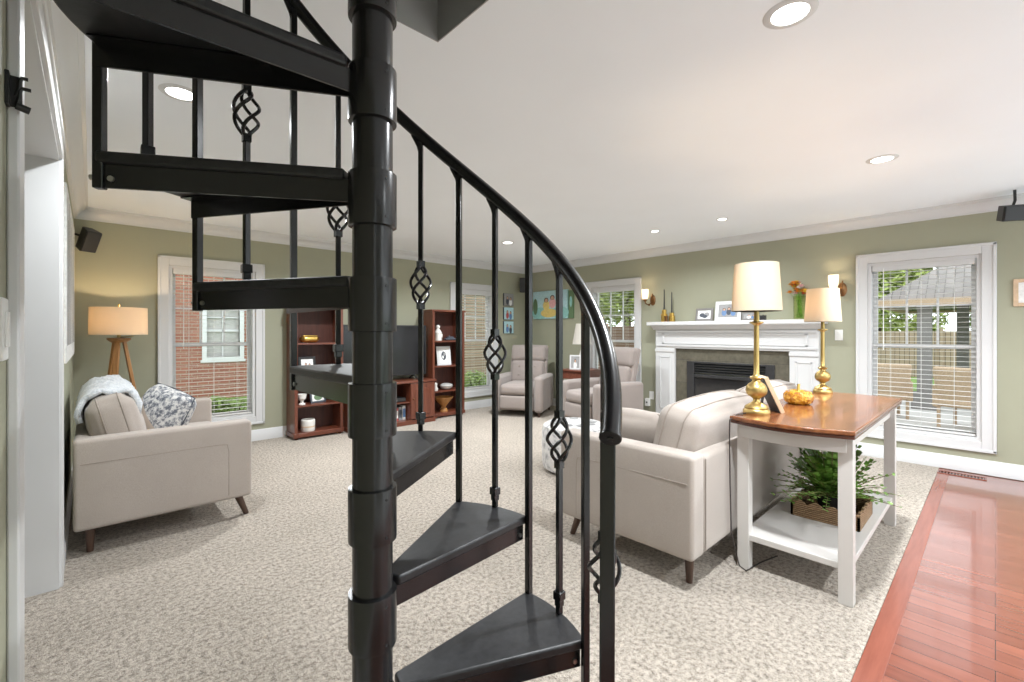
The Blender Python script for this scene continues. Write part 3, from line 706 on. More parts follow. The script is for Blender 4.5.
# leaning photo frame on console (seen from behind)
photo_frame('black backed photo frame on the console table leaning beside the near brass lamp', (2.86,.845,TZ), (radians(24),0,radians(36)), .15,.215, M['tan'], ('p_white', folk([(-.15,.6,.9),(.2,.55,.9)],['p_blue','p_red'])), t_=.022, border=.02)
# amber glass pumpkin
pk = thing('glass_pumpkin', 'amber mosaic glass pumpkin on the console table', 'ornament', (3.25,.845,TZ))
mb = MB(); n_ = 60; prof = [(.02,.004),(.055,.0),(.075,.012),(.085,.035),(.084,.058),(.070,.078),(.045,.084),(.014,.076)]
vs = []
for r_,z_ in prof:
    for k in range(n_):
        a_ = 2*pi*k/n_; q = 1-.05*(1-abs(sin(a_*5)))**2; vs.append((r_*q*cos(a_), r_*q*sin(a_), z_))
mb.add(vs, [(i*n_+k,i*n_+(k+1)%n_,(i+1)*n_+(k+1)%n_,(i+1)*n_+k) for i in range(len(prof)-1) for k in range(n_)]+[tuple(reversed(range(n_))),tuple(range((len(prof)-1)*n_,len(prof)*n_))])
obj('body', mb, M['amber'], pk)
mb = MB(); mb.tube([(0,0,.076),(.002,0,.10),(.008,.0,.122)],[.012,.008,.009],10); obj('stem', mb, M['gold'], pk, label='gold stem')

# wicker tray and plant on the lower shelf
wt = thing('wicker_tray', 'woven wicker tray with scalloped rim on the white lower shelf', 'basket', (3.04,.50,.187))
mb = MB(); mb.box(.008,.36,.008,.32,.0,.01); obj('bottom', mb, M['wicker'], wt)
def scallop(mb, fn, L, N):
    for i in range(N*8):
        u0,u1 = L*i/(N*8), L*(i+1)/(N*8); h = lambda u: .075+.022*abs(sin(pi*N*u/L))
        mb.add([fn(u0,0,0),fn(u1,0,0),fn(u1,.012,0),fn(u0,.012,0),fn(u0,0,h(u0)),fn(u1,0,h(u1)),fn(u1,.012,h(u1)),fn(u0,.012,h(u0))],[(3,2,1,0),(4,5,6,7),(0,1,5,4),(1,2,6,5),(2,3,7,6),(3,0,4,7)])
for fn,L,N in ((lambda u,d,z:(d,u,z),.33,4),(lambda u,d,z:(.37-d,u,z),.33,4),(lambda u,d,z:(u,d,z),.37,4),(lambda u,d,z:(u,.33-d,z),.37,4)):
    mb = MB(); scallop(mb,fn,L,N); obj('side', mb, M['wicker'], wt)
pl = thing('potted_plant', 'leafy green plant sitting in the wicker tray', 'plant', (3.22,.67,.198))
mb = MB(); mb.lathe([(.055,0),(.075,.10),(.08,.11),(.07,.11),(.06,.09),(.0001,.09)],24); obj('pot', mb, M['blackmatte'], pl)
ml, ms = MB(), MB(); rg = random.Random(3)
for i in range(190):
    az = rg.uniform(0,2*pi); el = rg.uniform(.15,1.35); Ln = rg.uniform(.16,.33) if el > .5 else rg.uniform(.20,.36)
    b0 = Vector((rg.uniform(-.045,.045),rg.uniform(-.045,.045),.09)); d = Vector((cos(az)*cos(el),sin(az)*cos(el),sin(el)+.15)); pts = []
    for k in range(9):
        u = k/8; p = b0+d*Ln*u+Vector((0,0,-.10*u*u*cos(el))); pts.append(p)
    # stay clear of the tabletop, the shelf and the sofa
    if any(p.z > .50 or p.z < .03 or p.y > .27 or p.y < -.42 for p in pts): continue
    ms.tube(pts,[.0022]*8+[.001],5)
    for k in range(2,9):
        p = pts[k]; tg = (pts[k]-pts[k-1]).normalized(); sd = tg.cross(Vector((0,0,1))).normalized()
        for sg in (-1,1):
            ln = rg.uniform(.032,.050) if el > .75 else rg.uniform(.018,.026); w_ = ln*.38; dr = (sd*sg*.85+tg*.55+Vector((0,0,rg.uniform(-.2,.35)))).normalized(); nn = dr.cross(tg).normalized(); ac = nn.cross(dr).normalized()
            q = p+dr*ln*.5
            ml.add([p, q-ac*w_+nn*.001, p+dr*ln, q+ac*w_+nn*.001, q+nn*.003], [(0,1,4),(1,2,4),(2,3,4),(3,0,4)])
obj('stems', ms, M['stem'], pl); obj('foliage', ml, M['leaf'], pl, angle=60)

# ------------------------------------------------------------------ fireplace
fp = thing('fireplace', 'white mantel fireplace with slate surround and black gas insert', 'fireplace', (XW,2.27,0))
# local: x = toward the room is negative, y along the wall
hw, ow = .965, .685
mb = MB(); prof = [(0,1.30),(-.085,1.30),(-.095,1.315),(-.125,1.33),(-.14,1.352),(-.155,1.358),(0,1.358)]
mb.extr(prof, lambda p,q,t_: (p-.0,t_,q), -hw-.03, hw+.03); obj('crown_moulding', mb, M['white'], fp)
mb = MB(); mb.box(-.20,0,-1.035,1.035,1.358,1.408); obj('mantel_shelf', mb, M['white'], fp, bevel=.008)
mb = MB(); mb.box(-.07,0,-hw,hw,1.05,1.30)
mb.box(-.085,-.07,-hw+.02,hw-.02,1.262,1.29); mb.box(-.085,-.07,-hw+.02,hw-.02,1.075,1.10)
for y0,y1 in ((-hw+.10,-hw+.13),(hw-.13,hw-.10)): mb.box(-.08,-.07,y0,y1,1.11,1.25)
mb.box(-.08,-.07,-hw+.10,hw-.10,1.235,1.25); mb.box(-.08,-.07,-hw+.10,hw-.10,1.11,1.125)
obj('frieze', mb, M['white'], fp, bevel=.003)
for sg in (-1,1):
    y0,y1 = sorted((sg*ow,sg*hw)); mb = MB(); mb.box(-.07,0,y0,y1,0,1.05); mb.box(-.082,0,y0-.004,y1+.004,0,.14); mb.box(-.082,-.07,y0-.004,y1+.004,1.0,1.04)
    for a_,b_,c_,d_ in ((y0+.06,y0+.078,.22,.94),(y1-.078,y1-.06,.22,.94),(y0+.06,y1-.06,.22,.238),(y0+.06,y1-.06,.922,.94)): mb.box(-.078,-.07,a_,b_,c_,d_)
    obj('pilaster', mb, M['white'], fp, bevel=.003)
mb = MB(); mb.box(-.032,0,-ow,-.525,0,1.05); mb.box(-.032,0,.525,ow,0,1.05); mb.box(-.032,0,-.525,.525,.885,1.05); mb.box(-.032,0,-.525,.525,0,.02); obj('tile_surround', mb, M['slate'], fp)
mb = MB(); mb.box(-.05,0,-.525,-.43,.02,.885); mb.box(-.05,0,.43,.525,.02,.885); mb.box(-.05,0,-.43,.43,.86,.885); mb.box(-.05,0,-.43,.43,.68,.72); mb.box(-.05,0,-.43,.43,.02,.14)
fb = obj('firebox', mb, M['firegrey'], fp, bevel=.004)
mb = MB()
for k in range(4):
    z = .735+k*.032; mb.add([(-.045,-.43,z),(-.045,.43,z),(-.012,.43,z+.022),(-.012,-.43,z+.022),(-.045,-.43,z+.006),(-.045,.43,z+.006),(-.012,.43,z+.028),(-.012,-.43,z+.028)],[(3,2,1,0),(4,5,6,7),(0,1,5,4),(1,2,6,5),(2,3,7,6),(3,0,4,7)])
obj('louvres', mb, M['blackmatte'], fb)
mb = MB(); mb.box(-.03,-.02,-.43,.43,.14,.68); obj('glass_door', mb, M['fireglass'], fb)

MZ = 1.408
def holder(label, y, h):
    o = thing('candle_holder', label, 'candle holder', (5.72,y,MZ), 0, 'gold candle holders')
    mb = MB(); mb.lathe([(.040,0),(.041,.004),(.041,h*.62),(.036,h*.65),(.030,h*.68),(.030,h),(.0105,h),(.0105,h-.02),(.0001,h-.02)],24); obj('body', mb, M['gold'], o)
    return o
holder('taller gold candle holder on the mantel beside the wall sconce', 3.085, .165)
holder('shorter gold candle holder on the mantel beside the taller one', 2.975, .12)
for y,z0,z1,lb in ((3.085,.145,.445,'black taper candle standing in the taller gold holder'),(2.975,.10,.40,'black taper candle standing in the shorter gold holder')):
    o = thing('taper_candle', lb, 'candle', (5.72,y,MZ+z0), 0, 'black taper candles')
    mb = MB(); mb.lathe([(.0103,0),(.0095,.04),(.006,z1-z0-.008),(.001,z1-z0)],12); obj('wax', mb, M['taper'], o)
    mb = MB(); mb.cyl((0,0,z1-z0-.004),(.001,0,z1-z0+.01),.001,n=6); obj('wick', mb, M['taper'], o)
vh = thing('votive_holder', 'small bronze votive cup between the gold candle holders', 'candle holder', (5.67,3.03,MZ))
mb = MB(); mb.lathe([(.024,0),(.018,.02),(.020,.05),(.027,.075),(.024,.075),(.016,.05),(.0001,.045)],20); obj('cup', mb, M['bronze'], vh)
RF = (radians(10),0,radians(-90))
photo_frame('dark framed black and white photo on the mantel', (5.70,2.53,MZ), RF, .22,.165, M['greypost'], ('p_white',[('p_dark',-.15,.45,.22,.25),('p_grey',.2,.5,.2,.28),('p_dark',.05,.3,.2,.2)]), border=.028)
photo_frame('white framed colour photo in the middle of the mantel', (5.70,2.24,MZ), RF, .31,.245, M['white'], ('p_grey',folk([(-.2,.6,.8),(.05,.65,.8),(.28,.58,.8)],['p_blue','p_dark','p_blue'])), border=.042)
photo_frame('small grey photo frame on the mantel right of the white frame', (5.70,1.98,MZ), RF, .19,.105, M['greypost'], ('p_grey',folk([(-.1,.6,1),(.25,.55,1)],['p_white','p_blue'])), border=.02)
bb = thing('trinket_box', 'small dark lidded box on the mantel beside the grey frame', 'box', (5.72,1.845,MZ))
mb = MB(); mb.box(-.03,.03,-.028,.028,0,.045); obj('body', mb, M['blackmatte'], bb, bevel=.004)
mb = MB(); mb.box(-.032,.032,-.03,.03,.045,.055); mb.ball((0,0,.058),.007,n=6); obj('lid', mb, M['blackmatte'], bb, bevel=.003)
# vase of flowers
vz = thing('flower_vase', 'green glass vase of orange and red flowers on the mantel', 'vase', (5.72,1.475,MZ))
mb = MB(); mb.lathe([(.0001,.0),(.056,.0),(.058,.01),(.060,.26),(.056,.26),(.054,.015),(.0001,.012)],28); obj('glass', mb, M['vase'], vz)
rg = random.Random(11); cols = ['f_orange','f_yellow','f_red','f_orange','p_pink','f_white']
mst = MB()
for k in range(26):
    a_ = rg.uniform(0,2*pi); rr = rg.uniform(.01,.10); hz = rg.uniform(.28,.40)
    tip = Vector((rr*cos(a_)*.8, rr*sin(a_)+ (.03 if k%3==0 else 0), hz)); base = Vector((rg.uniform(-.03,.03),rg.uniform(-.03,.03),.02)); mid_ = Vector((tip.x*.35,tip.y*.35,.22))
    mst.tube([base,mid_,tip],.0018,6)
    c_ = cols[k%6]; m = MB(); n_ = 9; R_ = rg.uniform(.034,.055)
    for ring,(rs,el,cnt) in enumerate(((1,.15,9),(.9,.7,8),(.75,1.15,6))):
        for q in range(cnt):
            t0 = 2*pi*(q+.5*ring)/cnt; w_ = R_*.36*rs
            o_ = Vector((cos(t0)*cos(el),sin(t0)*cos(el),sin(el))); s_ = Vector((-sin(t0),cos(t0),0)); ctr = tip
            m.add([ctr, ctr+o_*R_*rs*.55-s_*w_+Vector((0,0,.008)), ctr+o_*R_*rs+Vector((0,0,.004)), ctr+o_*R_*rs*.55+s_*w_+Vector((0,0,.008))],[(0,1,2,3)])
    m.ball(tuple(tip+Vector((0,0,.012))),R_*.35,(1,1,.7),6)
    obj('flower', m, M[c_], vz)
obj('stems', mst, M['leaf'], vz)

# wall sconces
def sconce(label, y):
    s = thing('wall_sconce', label, 'wall lamp', (XW,y,1.72), 0, 'bronze wall sconces')
    mb = MB(); 
    prof = [(.0001,0),(.055,0),(.055,.008),(.04,.018),(.0001,.022)]; N=24
    vs = []
    for r_,d_ in prof:
        for k in range(N): vs.append((-d_, r_*.75*cos(2*pi*k/N), r_*1.35*sin(2*pi*k/N)))
    mb.add(vs,[(i*N+k,i*N+(k+1)%N,(i+1)*N+(k+1)%N,(i+1)*N+k) for i in range(len(prof)-1) for k in range(N)])
    obj('back_plate', mb, M['bronze'], s)
    mb = MB(); mb.tube([(-.015,0,.0),(-.05,.01,-.05),(-.09,.03,-.065),(-.12,.05,-.045),(-.12,.055,-.01)],.008,8); mb.ball((-.07,.02,-.07),.014,n=6); mb.tube([(-.02,0,.02),(-.035,-.005,.06),(-.02,-.005,.09)],.007,8)
    obj('arm', mb, M['bronze'], s)
    mb = MB(); mb.lathe([(.012,-.02),(.03,0),(.034,.012),(.02,.014)],20,(-.12,.055,.0)); obj('cup', mb, M['bronze'], s)
    mb = MB(); mb.lathe([(.034,.01),(.042,.05),(.047,.15),(.044,.15),(.039,.05),(.032,.012)],24,(-.12,.055,.0)); obj('lamp_shade', mb, M['frosted'], s)
    mb = MB(); mb.lathe([(.010,.015),(.018,.05),(.012,.085),(.001,.10)],12,(-.12,.055,0)); obj('bulb', mb, M['bulb'], s)
    point('bulb_light', (-.12,.055,.11), .9, .02, parent=s)
    return s
sconce('bronze wall sconce with lit frosted glass left of the mantel', 3.315)
sconce('bronze wall sconce with lit frosted glass behind the far brass lamp', 1.108)

# wall plates
def plate(name, label, cat, fn, kind):
    o = thing(name, label, cat)
    mb = MB(); fn(mb, -.035,.035,-.057,.057,0,.006); p = obj('cover_plate', mb, M['plastic'], o, bevel=.002)
    if kind == 'rocker':
        mb = MB(); fn(mb,-.016,.016,-.032,.032,.006,.010); obj('rocker', mb, M['plastic'], o, bevel=.001)
    else:
        for z in (-.02,.02): mb = MB(); fn(mb,-.015,.015,z-.013,z+.013,.006,.009); obj('socket', mb, M['plastic'], o, bevel=.001)
    return o
o = plate('light_switch', 'white light switch on the green wall right of the mantel', 'switch', lambda mb,a,b,c,d,e,f_: mb.box(-f_,-e,a,b,c,d), 'rocker'); o.location = (XW,1.138,1.238)
o = plate('light_switch', 'white light switch at the left edge beside the doorway casing', 'switch', lambda mb,a,b,c,d,e,f_: mb.box(e,f_,a,b,c,d), 'rocker'); o.location = (XL,1.235,1.275)
o = plate('wall_outlet', 'white wall outlet low on the wall left of the fireplace', 'outlet', lambda mb,a,b,c,d,e,f_: mb.box(-f_,-e,a,b,c,d), 'outlet'); o.location = (XW,3.335,.37)
ad_ = thing('plug_adapter', 'white plug adapter with a dark hole plugged in low beside the fireplace', 'plug', (XW,3.385,.27))
mb = MB(); mb.box(-.05,-.0,-.032,.032,-.055,.055); obj('body', mb, M['plastic'], ad_, bevel=.006)
mb = MB(); mb.cyl((-.051,0,0),(-.046,0,0),.012,n=12); obj('socket', mb, M['blackmatte'], ad_)
o = plate('wall_outlet', 'white wall outlet low on the wall between the recliners', 'outlet', lambda mb,a,b,c,d,e,f_: mb.box(-f_,-e,a,b,c,d), 'outlet'); o.location = (XW,5.28,.27)
# double hook by the doorway
hk = thing('wall_hook', 'black metal double hook on the doorway casing at the left edge', 'hook', (XL+.018,1.305,1.735))
mb = MB(); mb.box(-.018,-.012,-.030,-.008,-.032,.032); mb.box(-.018,.004,-.012,-.008,-.03,.03); obj('plate', mb, M['blackmatte'], hk, bevel=.001)
for z,Lh in ((.022,.012),(.002,.016)):
    mb = MB(); mb.tube([(-.004,-.012,z-.03),(.0,-.014,z-.015),(.001,-.014,z),(.004,-.014,z+.006),(Lh,-.014,z+.006)],.0035,8); obj('prong', mb, M['blackmatte'], hk)
mb = MB(); mb.cyl((-.004,-.016,-.028),(.014,-.012,-.032),.007,n=12); obj('peg', mb, M['blackmatte'], hk)

# floor vent
fv = thing('floor_vent', 'copper toned floor register in the wood floor below the window', 'vent', (5.66,.205,-.006))
mb = MB(); mb.box(-.055,.055,-.155,-.145,0,.006); mb.box(-.055,.055,.145,.155,0,.006); mb.box(-.055,-.045,-.145,.145,0,.006); mb.box(.045,.055,-.145,.145,0,.006); obj('frame', mb, M['plankx'], fv)
mb = MB(); mb.box(-.045,.045,-.145,.145,0,.001); obj('duct_shade', mb, M['blackmatte'], fv)  # black sheet stands in for the shade inside the vent
mb = MB()
for k in range(14): y = -.135+k*.0208; mb.box(-.045,.045,y-.004,y+.004,.001,.005)
obj('grille', mb, M['plankx'], fv)

# ------------------------------------------------------------------ bookcases, tv and stand
def bookcase(label, x):
    b = thing('bookcase', label, 'bookcase', (x,5.585,0), 0, 'cherry bookcases'); W, D, Ht = .575, .29, 1.60
    for xs in (0, W-.022): mb = MB(); mb.box(xs,xs+.022,0,D,.05,Ht-.03); obj('side_panel', mb, M['cherry'], b, bevel=.001)
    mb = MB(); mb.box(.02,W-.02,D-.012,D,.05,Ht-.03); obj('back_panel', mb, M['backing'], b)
    mb = MB(); mb.box(-.015,W+.015,-.015,D,Ht-.03,Ht); obj('top', mb, M['cherryx'], b, bevel=.004)
    mb = MB(); mb.box(-.012,W+.012,-.012,D,.025,.075); obj('plinth', mb, M['cherryx'], b, bevel=.004)
    for z in (.40,.77,1.14): mb = MB(); mb.box(.022,W-.022,.004,D-.012,z-.022,z); obj('shelf', mb, M['cherryx'], b, bevel=.001)
    for xs in (.0,W-.035): mb = MB(); mb.box(xs,xs+.035,-.006,0,.075,Ht-.03); obj('face_stile', mb, M['cherry'], b)
    for xs in (.03,W-.03):
        for ys in (.03,D-.03): mb = MB(); mb.lathe([(.018,0),(.024,.012),(.018,.025)],12,(xs,ys,0)); obj('foot', mb, M['cherry'], b)
    return b
bookcase('cherry bookcase left of the television, near the brick view window', 1.735)
bookcase('cherry bookcase right of the television', 3.63)
S0,S1,S2,S3 = .075,.40,.77,1.14
o = thing('gold_bowl', 'oblong gold bowl on the upper shelf of the left bookcase', 'bowl', (1.94,5.70,S3)); mb = MB(); mb.rbox((0,0,.045),(.20,.12,.09),.04,(.01,.01,0)); obj('body', mb, M['gold'], o); mb = MB(); mb.rbox((0,0,.083),(.17,.09,.012),.005); obj('lid', mb, M['gold'], o)
photo_frame('dark framed white photo on the middle shelf of the left bookcase', (1.92,5.70,S2), (radians(8),0,0), .20,.20, M['blackmatte'], ('p_white',folk([(-.1,.55,.9),(.2,.5,.8)],['p_grey'])), border=.03)
dd = thing('trinket_dish', 'small white dish behind the frame on the left bookcase', 'dish', (2.18,5.70,S2)); mb = MB(); mb.lathe([(.03,0),(.05,.02),(.055,.035),(.05,.035),(.03,.012),(.0001,.01)],20); obj('body', mb, M['ceramic'], dd)
o = thing('goblet', 'white footed cup on the lower shelf of the left bookcase', 'cup', (1.85,5.68,S1)); mb = MB(); mb.lathe([(.04,0),(.04,.008),(.018,.02),(.018,.045),(.045,.07),(.052,.125),(.047,.125),(.04,.075),(.0001,.06)],24); obj('body', mb, M['ceramic'], o)
photo_frame('dark framed photo leaning on the lower shelf of the left bookcase', (2.05,5.70,S1), (radians(12),0,radians(12)), .20,.17, M['p_dark'], ('p_white',[('p_green',.0,.35,.35,.3),('p_grey',.1,.6,.2,.2)]), border=.022)
o = thing('candle_jar', 'white candle jar on the bottom shelf of the left bookcase', 'candle', (1.92,5.68,S0)); mb = MB(); mb.lathe([(.075,0),(.08,.01),(.08,.13),(.072,.14),(.070,.13),(.0001,.12)],28); obj('jar', mb, M['ceramic'], o); mb = MB(); mb.lathe([(.0808,.05),(.0812,.052),(.0812,.062),(.0808,.064)],28); obj('band', mb, M['tan'], o)
# right bookcase
o = thing('figurine', 'white ceramic figurine on the top shelf of the right bookcase', 'figurine', (3.80,5.70,S3)); mb = MB(); mb.lathe([(.055,0),(.06,.02),(.05,.08),(.06,.12),(.035,.16),(.02,.18)],20); mb.ball((0,0,.205),.032,n=8); mb.tube([(.02,0,.14),(.07,0,.09),(.05,-.02,.05)],.014,8); obj('body', mb, M['ceramic'], o)
o = thing('model_boat', 'long dark ornament on the top shelf of the right bookcase', 'ornament', (4.03,5.70,S3)); mb = MB(); mb.rbox((0,0,.022),(.20,.07,.03),.012,(0,0,0)); mb.box(-.07,.05,-.02,.02,.037,.06); mb.cyl((-.02,0,.05),(-.02,0,.085),.006,n=8); obj('body', mb, M['p_dark'], o)
photo_frame('white framed black and white photo on the right bookcase', (3.90,5.68,S2), (radians(9),0,radians(-6)), .235,.285, M['white'], ('p_white',[('p_dark',0,.5,.28,.34),('p_grey',.1,.62,.14,.14),('p_white',-.1,.4,.1,.12)]), border=.045)
o = thing('shell_figurine', 'small white figure on the third shelf of the right bookcase', 'figurine', (3.735,5.66,S1)); mb = MB(); mb.lathe([(.03,0),(.034,.03),(.02,.07),(.026,.10),(.001,.125)],16); obj('body', mb, M['ceramic'], o)
o = thing('stone_bowl', 'grey lidded bowl on the third shelf of the right bookcase', 'bowl', (3.95,5.70,S1)); mb = MB(); mb.lathe([(.05,0),(.09,.03),(.10,.06),(.092,.075),(.05,.09),(.0001,.095)],28); obj('body', mb, M['pewter'], o)
o = thing('pedestal_bowl', 'flared wooden pedestal bowl on the bottom shelf of the right bookcase', 'bowl', (3.90,5.70,S0)); mb = MB(); mb.lathe([(.07,0),(.07,.01),(.035,.06),(.05,.09),(.14,.20),(.15,.215),(.14,.215),(.04,.10),(.0001,.09)],28); obj('body', mb, M['oak'], o)
tv_ = thing('tv_stand', 'cherry television stand between the two bookcases', 'tv stand', (2.36,5.46,0)); W, D, Ht = 1.225, .42, .60
mb = MB(); mb.box(-.02,W+.02,-.02,D,Ht-.03,Ht); obj('top', mb, M['cherryx'], tv_, bevel=.004)
mb = MB(); mb.box(-.01,W+.01,-.01,D,0,.06); obj('plinth', mb, M['cherryx'], tv_, bevel=.004)
for x in (0,.40,.83,W-.02): mb = MB(); mb.box(x,x+.02,0,D,.06,Ht-.03); obj('panel', mb, M['cherry'], tv_)
mb = MB(); mb.box(.02,W-.02,D-.01,D,.06,Ht-.03); obj('back_panel', mb, M['backing'], tv_)
mb = MB(); mb.box(.42,.83,.01,D-.01,.30,.315); obj('shelf', mb, M['cherryx'], tv_)
for x0,x1,hx in ((.01,.415,.385),(.835,W-.01,.87)):
    mb = MB(); mb.box(x0,x1,-.018,0,.075,Ht-.04); d_ = obj('door', mb, M['cherry'], tv_, bevel=.003)
    mb = MB()
    pts = [(x0+.06,.13),(x1-.06,.13),(x1-.06,.47)] + [(x1-.06-(x1-x0-.12)*k/8,.47+.03*sin(pi*k/8)) for k in range(1,8)] + [(x0+.06,.47)]
    mb.extr(pts, lambda p,q,t_: (p,t_,q), -.018, -.026); obj('raised_panel', mb, M['cherry'], d_, bevel=.004)
    mb = MB(); mb.ball((hx,-.03,.35),.012,n=8); obj('knob', mb, M['bronze'], d_)
tl_ = thing('television', 'large black flat television on the cherry stand behind the stair pole', 'television', (2.95,5.68,.60))
mb = MB(); mb.box(-.615,.615,-.03,.03,.06,.765); obj('cabinet', mb, M['blackmatte'], tl_, bevel=.006)
mb = MB(); mb.box(-.60,.60,-.0315,-.0295,.075,.752); obj('screen', mb, M['tv'], tl_)
for sg in (-1,1): mb = MB(); mb.bar((sg*.42,.0,.065),(sg*.42,-.13,.006),.02,.012); mb.bar((sg*.42,.0,.065),(sg*.42,.11,.006),.02,.012); obj('foot', mb, M['blackmatte'], tl_)
# discs and boxes on the tv stand shelf
cb = ['p_white','p_dark','p_blue','p_white','p_red','p_grey','p_white']
for k in range(7):
    o = thing('disc_case', f"{['pale','black','blue','white','red','grey','cream'][k]} case {['at the left end of','second from the left in','third from the left in','in the middle of','third from the right in','second from the right in','at the right end of'][k]} the row under the television", 'case', (2.80+k*.055,5.56,.06), 0, 'cases under the television')
    mb = MB(); h = .17+.012*((k*5)%4); mb.box(0,.045,0,.14,0,h); obj('cover', mb, M[cb[k]], o, bevel=.002); mb = MB(); mb.box(.003,.042,-.0008,.001,h*.2,h*.8); obj('spine_label', mb, M[cb[(k+3)%7]], o)
o = thing('media_player', 'black media player on the upper shelf of the television stand', 'media player', (3.00,5.60,.315)); mb = MB(); mb.box(-.15,.15,-.09,.12,.006,.055); obj('case', mb, M['blackmatte'], o, bevel=.003); mb = MB(); mb.box(-.10,.02,-.092,-.088,.02,.04); obj('front_panel', mb, M['p_grey'], o)
for x in (-.12,.12): mb = MB(); mb.cyl((x,0,0),(x,0,.007),.012,n=10); obj('foot', mb, M['blackmatte'], o)

# ------------------------------------------------------------------ tripod floor lamp
fl = thing('floor_lamp', 'wooden tripod floor lamp with lit drum shade in the corner behind the loveseat', 'lamp', (.185,5.44,0))
for k in range(3):
    a_ = radians(250)+2*pi*k/3; mb = MB(); mb.bar((.035*cos(a_),.035*sin(a_),1.195),(.225*cos(a_),.225*sin(a_),0),.042,.026,up=(cos(a_),sin(a_),0)); obj('leg', mb, M['oak'], fl, bevel=.004)
mb = MB(); mb.lathe([(.055,1.175),(.085,1.20),(.085,1.215),(.03,1.22)],24); obj('hub', mb, M['oak'], fl)
mb = MB(); mb.lathe([(.014,1.21),(.014,1.30),(.006,1.31),(.004,1.50),(.009,1.505),(.009,1.52),(.001,1.528)],16); obj('stem', mb, M['brass'], fl)
mb = MB(); mb.cyl((.0,0,1.222),(.10,.0,1.232),.004,n=8); obj('switch', mb, M['brass'], fl)
mb = MB(); mb.ball((0,0,1.36),.03,n=10); obj('bulb', mb, M['bulb'], fl)
mb = MB(); mb.lathe([(.206,1.245),(.203,1.490),(.2005,1.490),(.2035,1.245),(.206,1.245)],56); s_ = obj('lamp_shade', mb, M['shade'], fl)
mb = MB()
for k in range(3): a_ = 2*pi*k/3+.4; mb.cyl((0,0,1.48),(.202*cos(a_),.202*sin(a_),1.48),.002,n=6)
obj('spider', mb, M['brass'], s_)
point('bulb_light', (0,0,1.37), 44, .03, parent=fl)

# ------------------------------------------------------------------ wall art
o = thing('canvas_art', 'tall canvas of dark birch trunks on white, on the left wall above the loveseat', 'picture', (XL,4.40,1.09))
mb = MB(); mb.box(.0,.018,-.80,.80,0,1.03); obj('canvas', mb, M['p_white'], o, bevel=.003)
mb = MB(); mb.quad((.0186,-.795,.005),(.0186,.795,.005),(.0186,.795,1.025),(.0186,-.795,1.025)); pr = mb; pr.mi = 0; rg = random.Random(5)
for k in range(9):
    y0 = -.70+.165*k+rg.uniform(-.03,.03); w_ = rg.uniform(.022,.05); pr.mi = 1+k%2; zt_ = rg.uniform(.86,1.01); ln_ = rg.uniform(-.05,.05)
    for q in range(10):
        a_,b_ = q/10,(q+1)/10; ya,yb = y0+ln_*a_+.006*sin(q*1.7+k), y0+ln_*b_+.006*sin(q*1.7+1.7+k); za,zb_ = .10+(zt_-.10)*a_, .10+(zt_-.10)*b_
        pr.quad((.0190,ya-w_*(1-.5*a_),za),(.0190,ya+w_*(1-.5*a_),za),(.0190,yb+w_*(1-.5*b_),zb_),(.0190,yb-w_*(1-.5*b_),zb_))
obj('print', pr, [M['p_white'],M['p_dark'],M['p_hair']], o)
for z0,lb,cl in ((1.735,'topmost of the three square photo prints by the corner',['p_dark','p_white']),(1.49,'middle of the three square photo prints by the corner',['p_red','p_blue']),(1.245,'lowest of the three square photo prints by the corner',['p_blue','p_dark'])):
    o = thing('small_picture', lb, 'picture', (5.40,YW,z0), 0, 'square photo prints by the corner'); mb = MB(); mb.box(-.115,.115,-.03,0,0,.215); obj('canvas', mb, M['p_dark'], o, bevel=.002)
    picture(o, .224,.21,.0025, ('p_grey' if z0 > 1.6 else 'p_sky', folk([(-.15,.62,.95),(.18,.55,.95)],cl)), .0305)
o = thing('family_picture', 'wide teal canvas print of three people in yellow on the corner wall', 'picture', (XW,5.26,1.50)); o.rotation_euler = (0,0,-pi/2)
mb = MB(); mb.box(-.40,.40,-.03,0,0,.485); obj('canvas', mb, M['p_teal'], o, bevel=.002)
picture(o, .795,.48,.0025, ('p_sky',[('p_teal',-.30,.2,.24,.22),('p_teal',.3,.2,.24,.22),('p_green',-.43,.45,.07,.3)]+folk([(-.1,.66,.62),(.08,.74,.62),(.30,.64,.55)],['p_yellow','p_pink','p_white'])+[('p_yellow',-.02,.2,.24,.16)]), .0305)
o = thing('narrow_picture', 'narrow dark green canvas print right of the family canvas', 'picture', (XW,4.79,1.50)); o.rotation_euler = (0,0,-pi/2)
mb = MB(); mb.box(-.05,.05,-.03,0,0,.46); obj('canvas', mb, M['p_green'], o, bevel=.002)
picture(o, .09,.45,.005,('p_green',[('p_teal',0,.6,.3,.2)]),.0305)
o = thing('framed_picture', 'small pale wooden framed picture on the wall at the right edge', 'picture', (XW,-.235,1.49)); o.rotation_euler = (0,0,-pi/2)
mb = MB(); 
for x0,x1,z0,z1 in ((-.13,-.10,0,.235),(.10,.13,0,.235),(-.10,.10,0,.03),(-.10,.10,.205,.235)): mb.box(x0,x1,-.02,0,z0,z1)
obj('frame', mb, M['tan'], o, bevel=.003); picture(o,.20,.175,.03,('p_white',[('p_hair',.0,.5,.33,.36),('p_grey',.1,.6,.15,.15)]),.008)

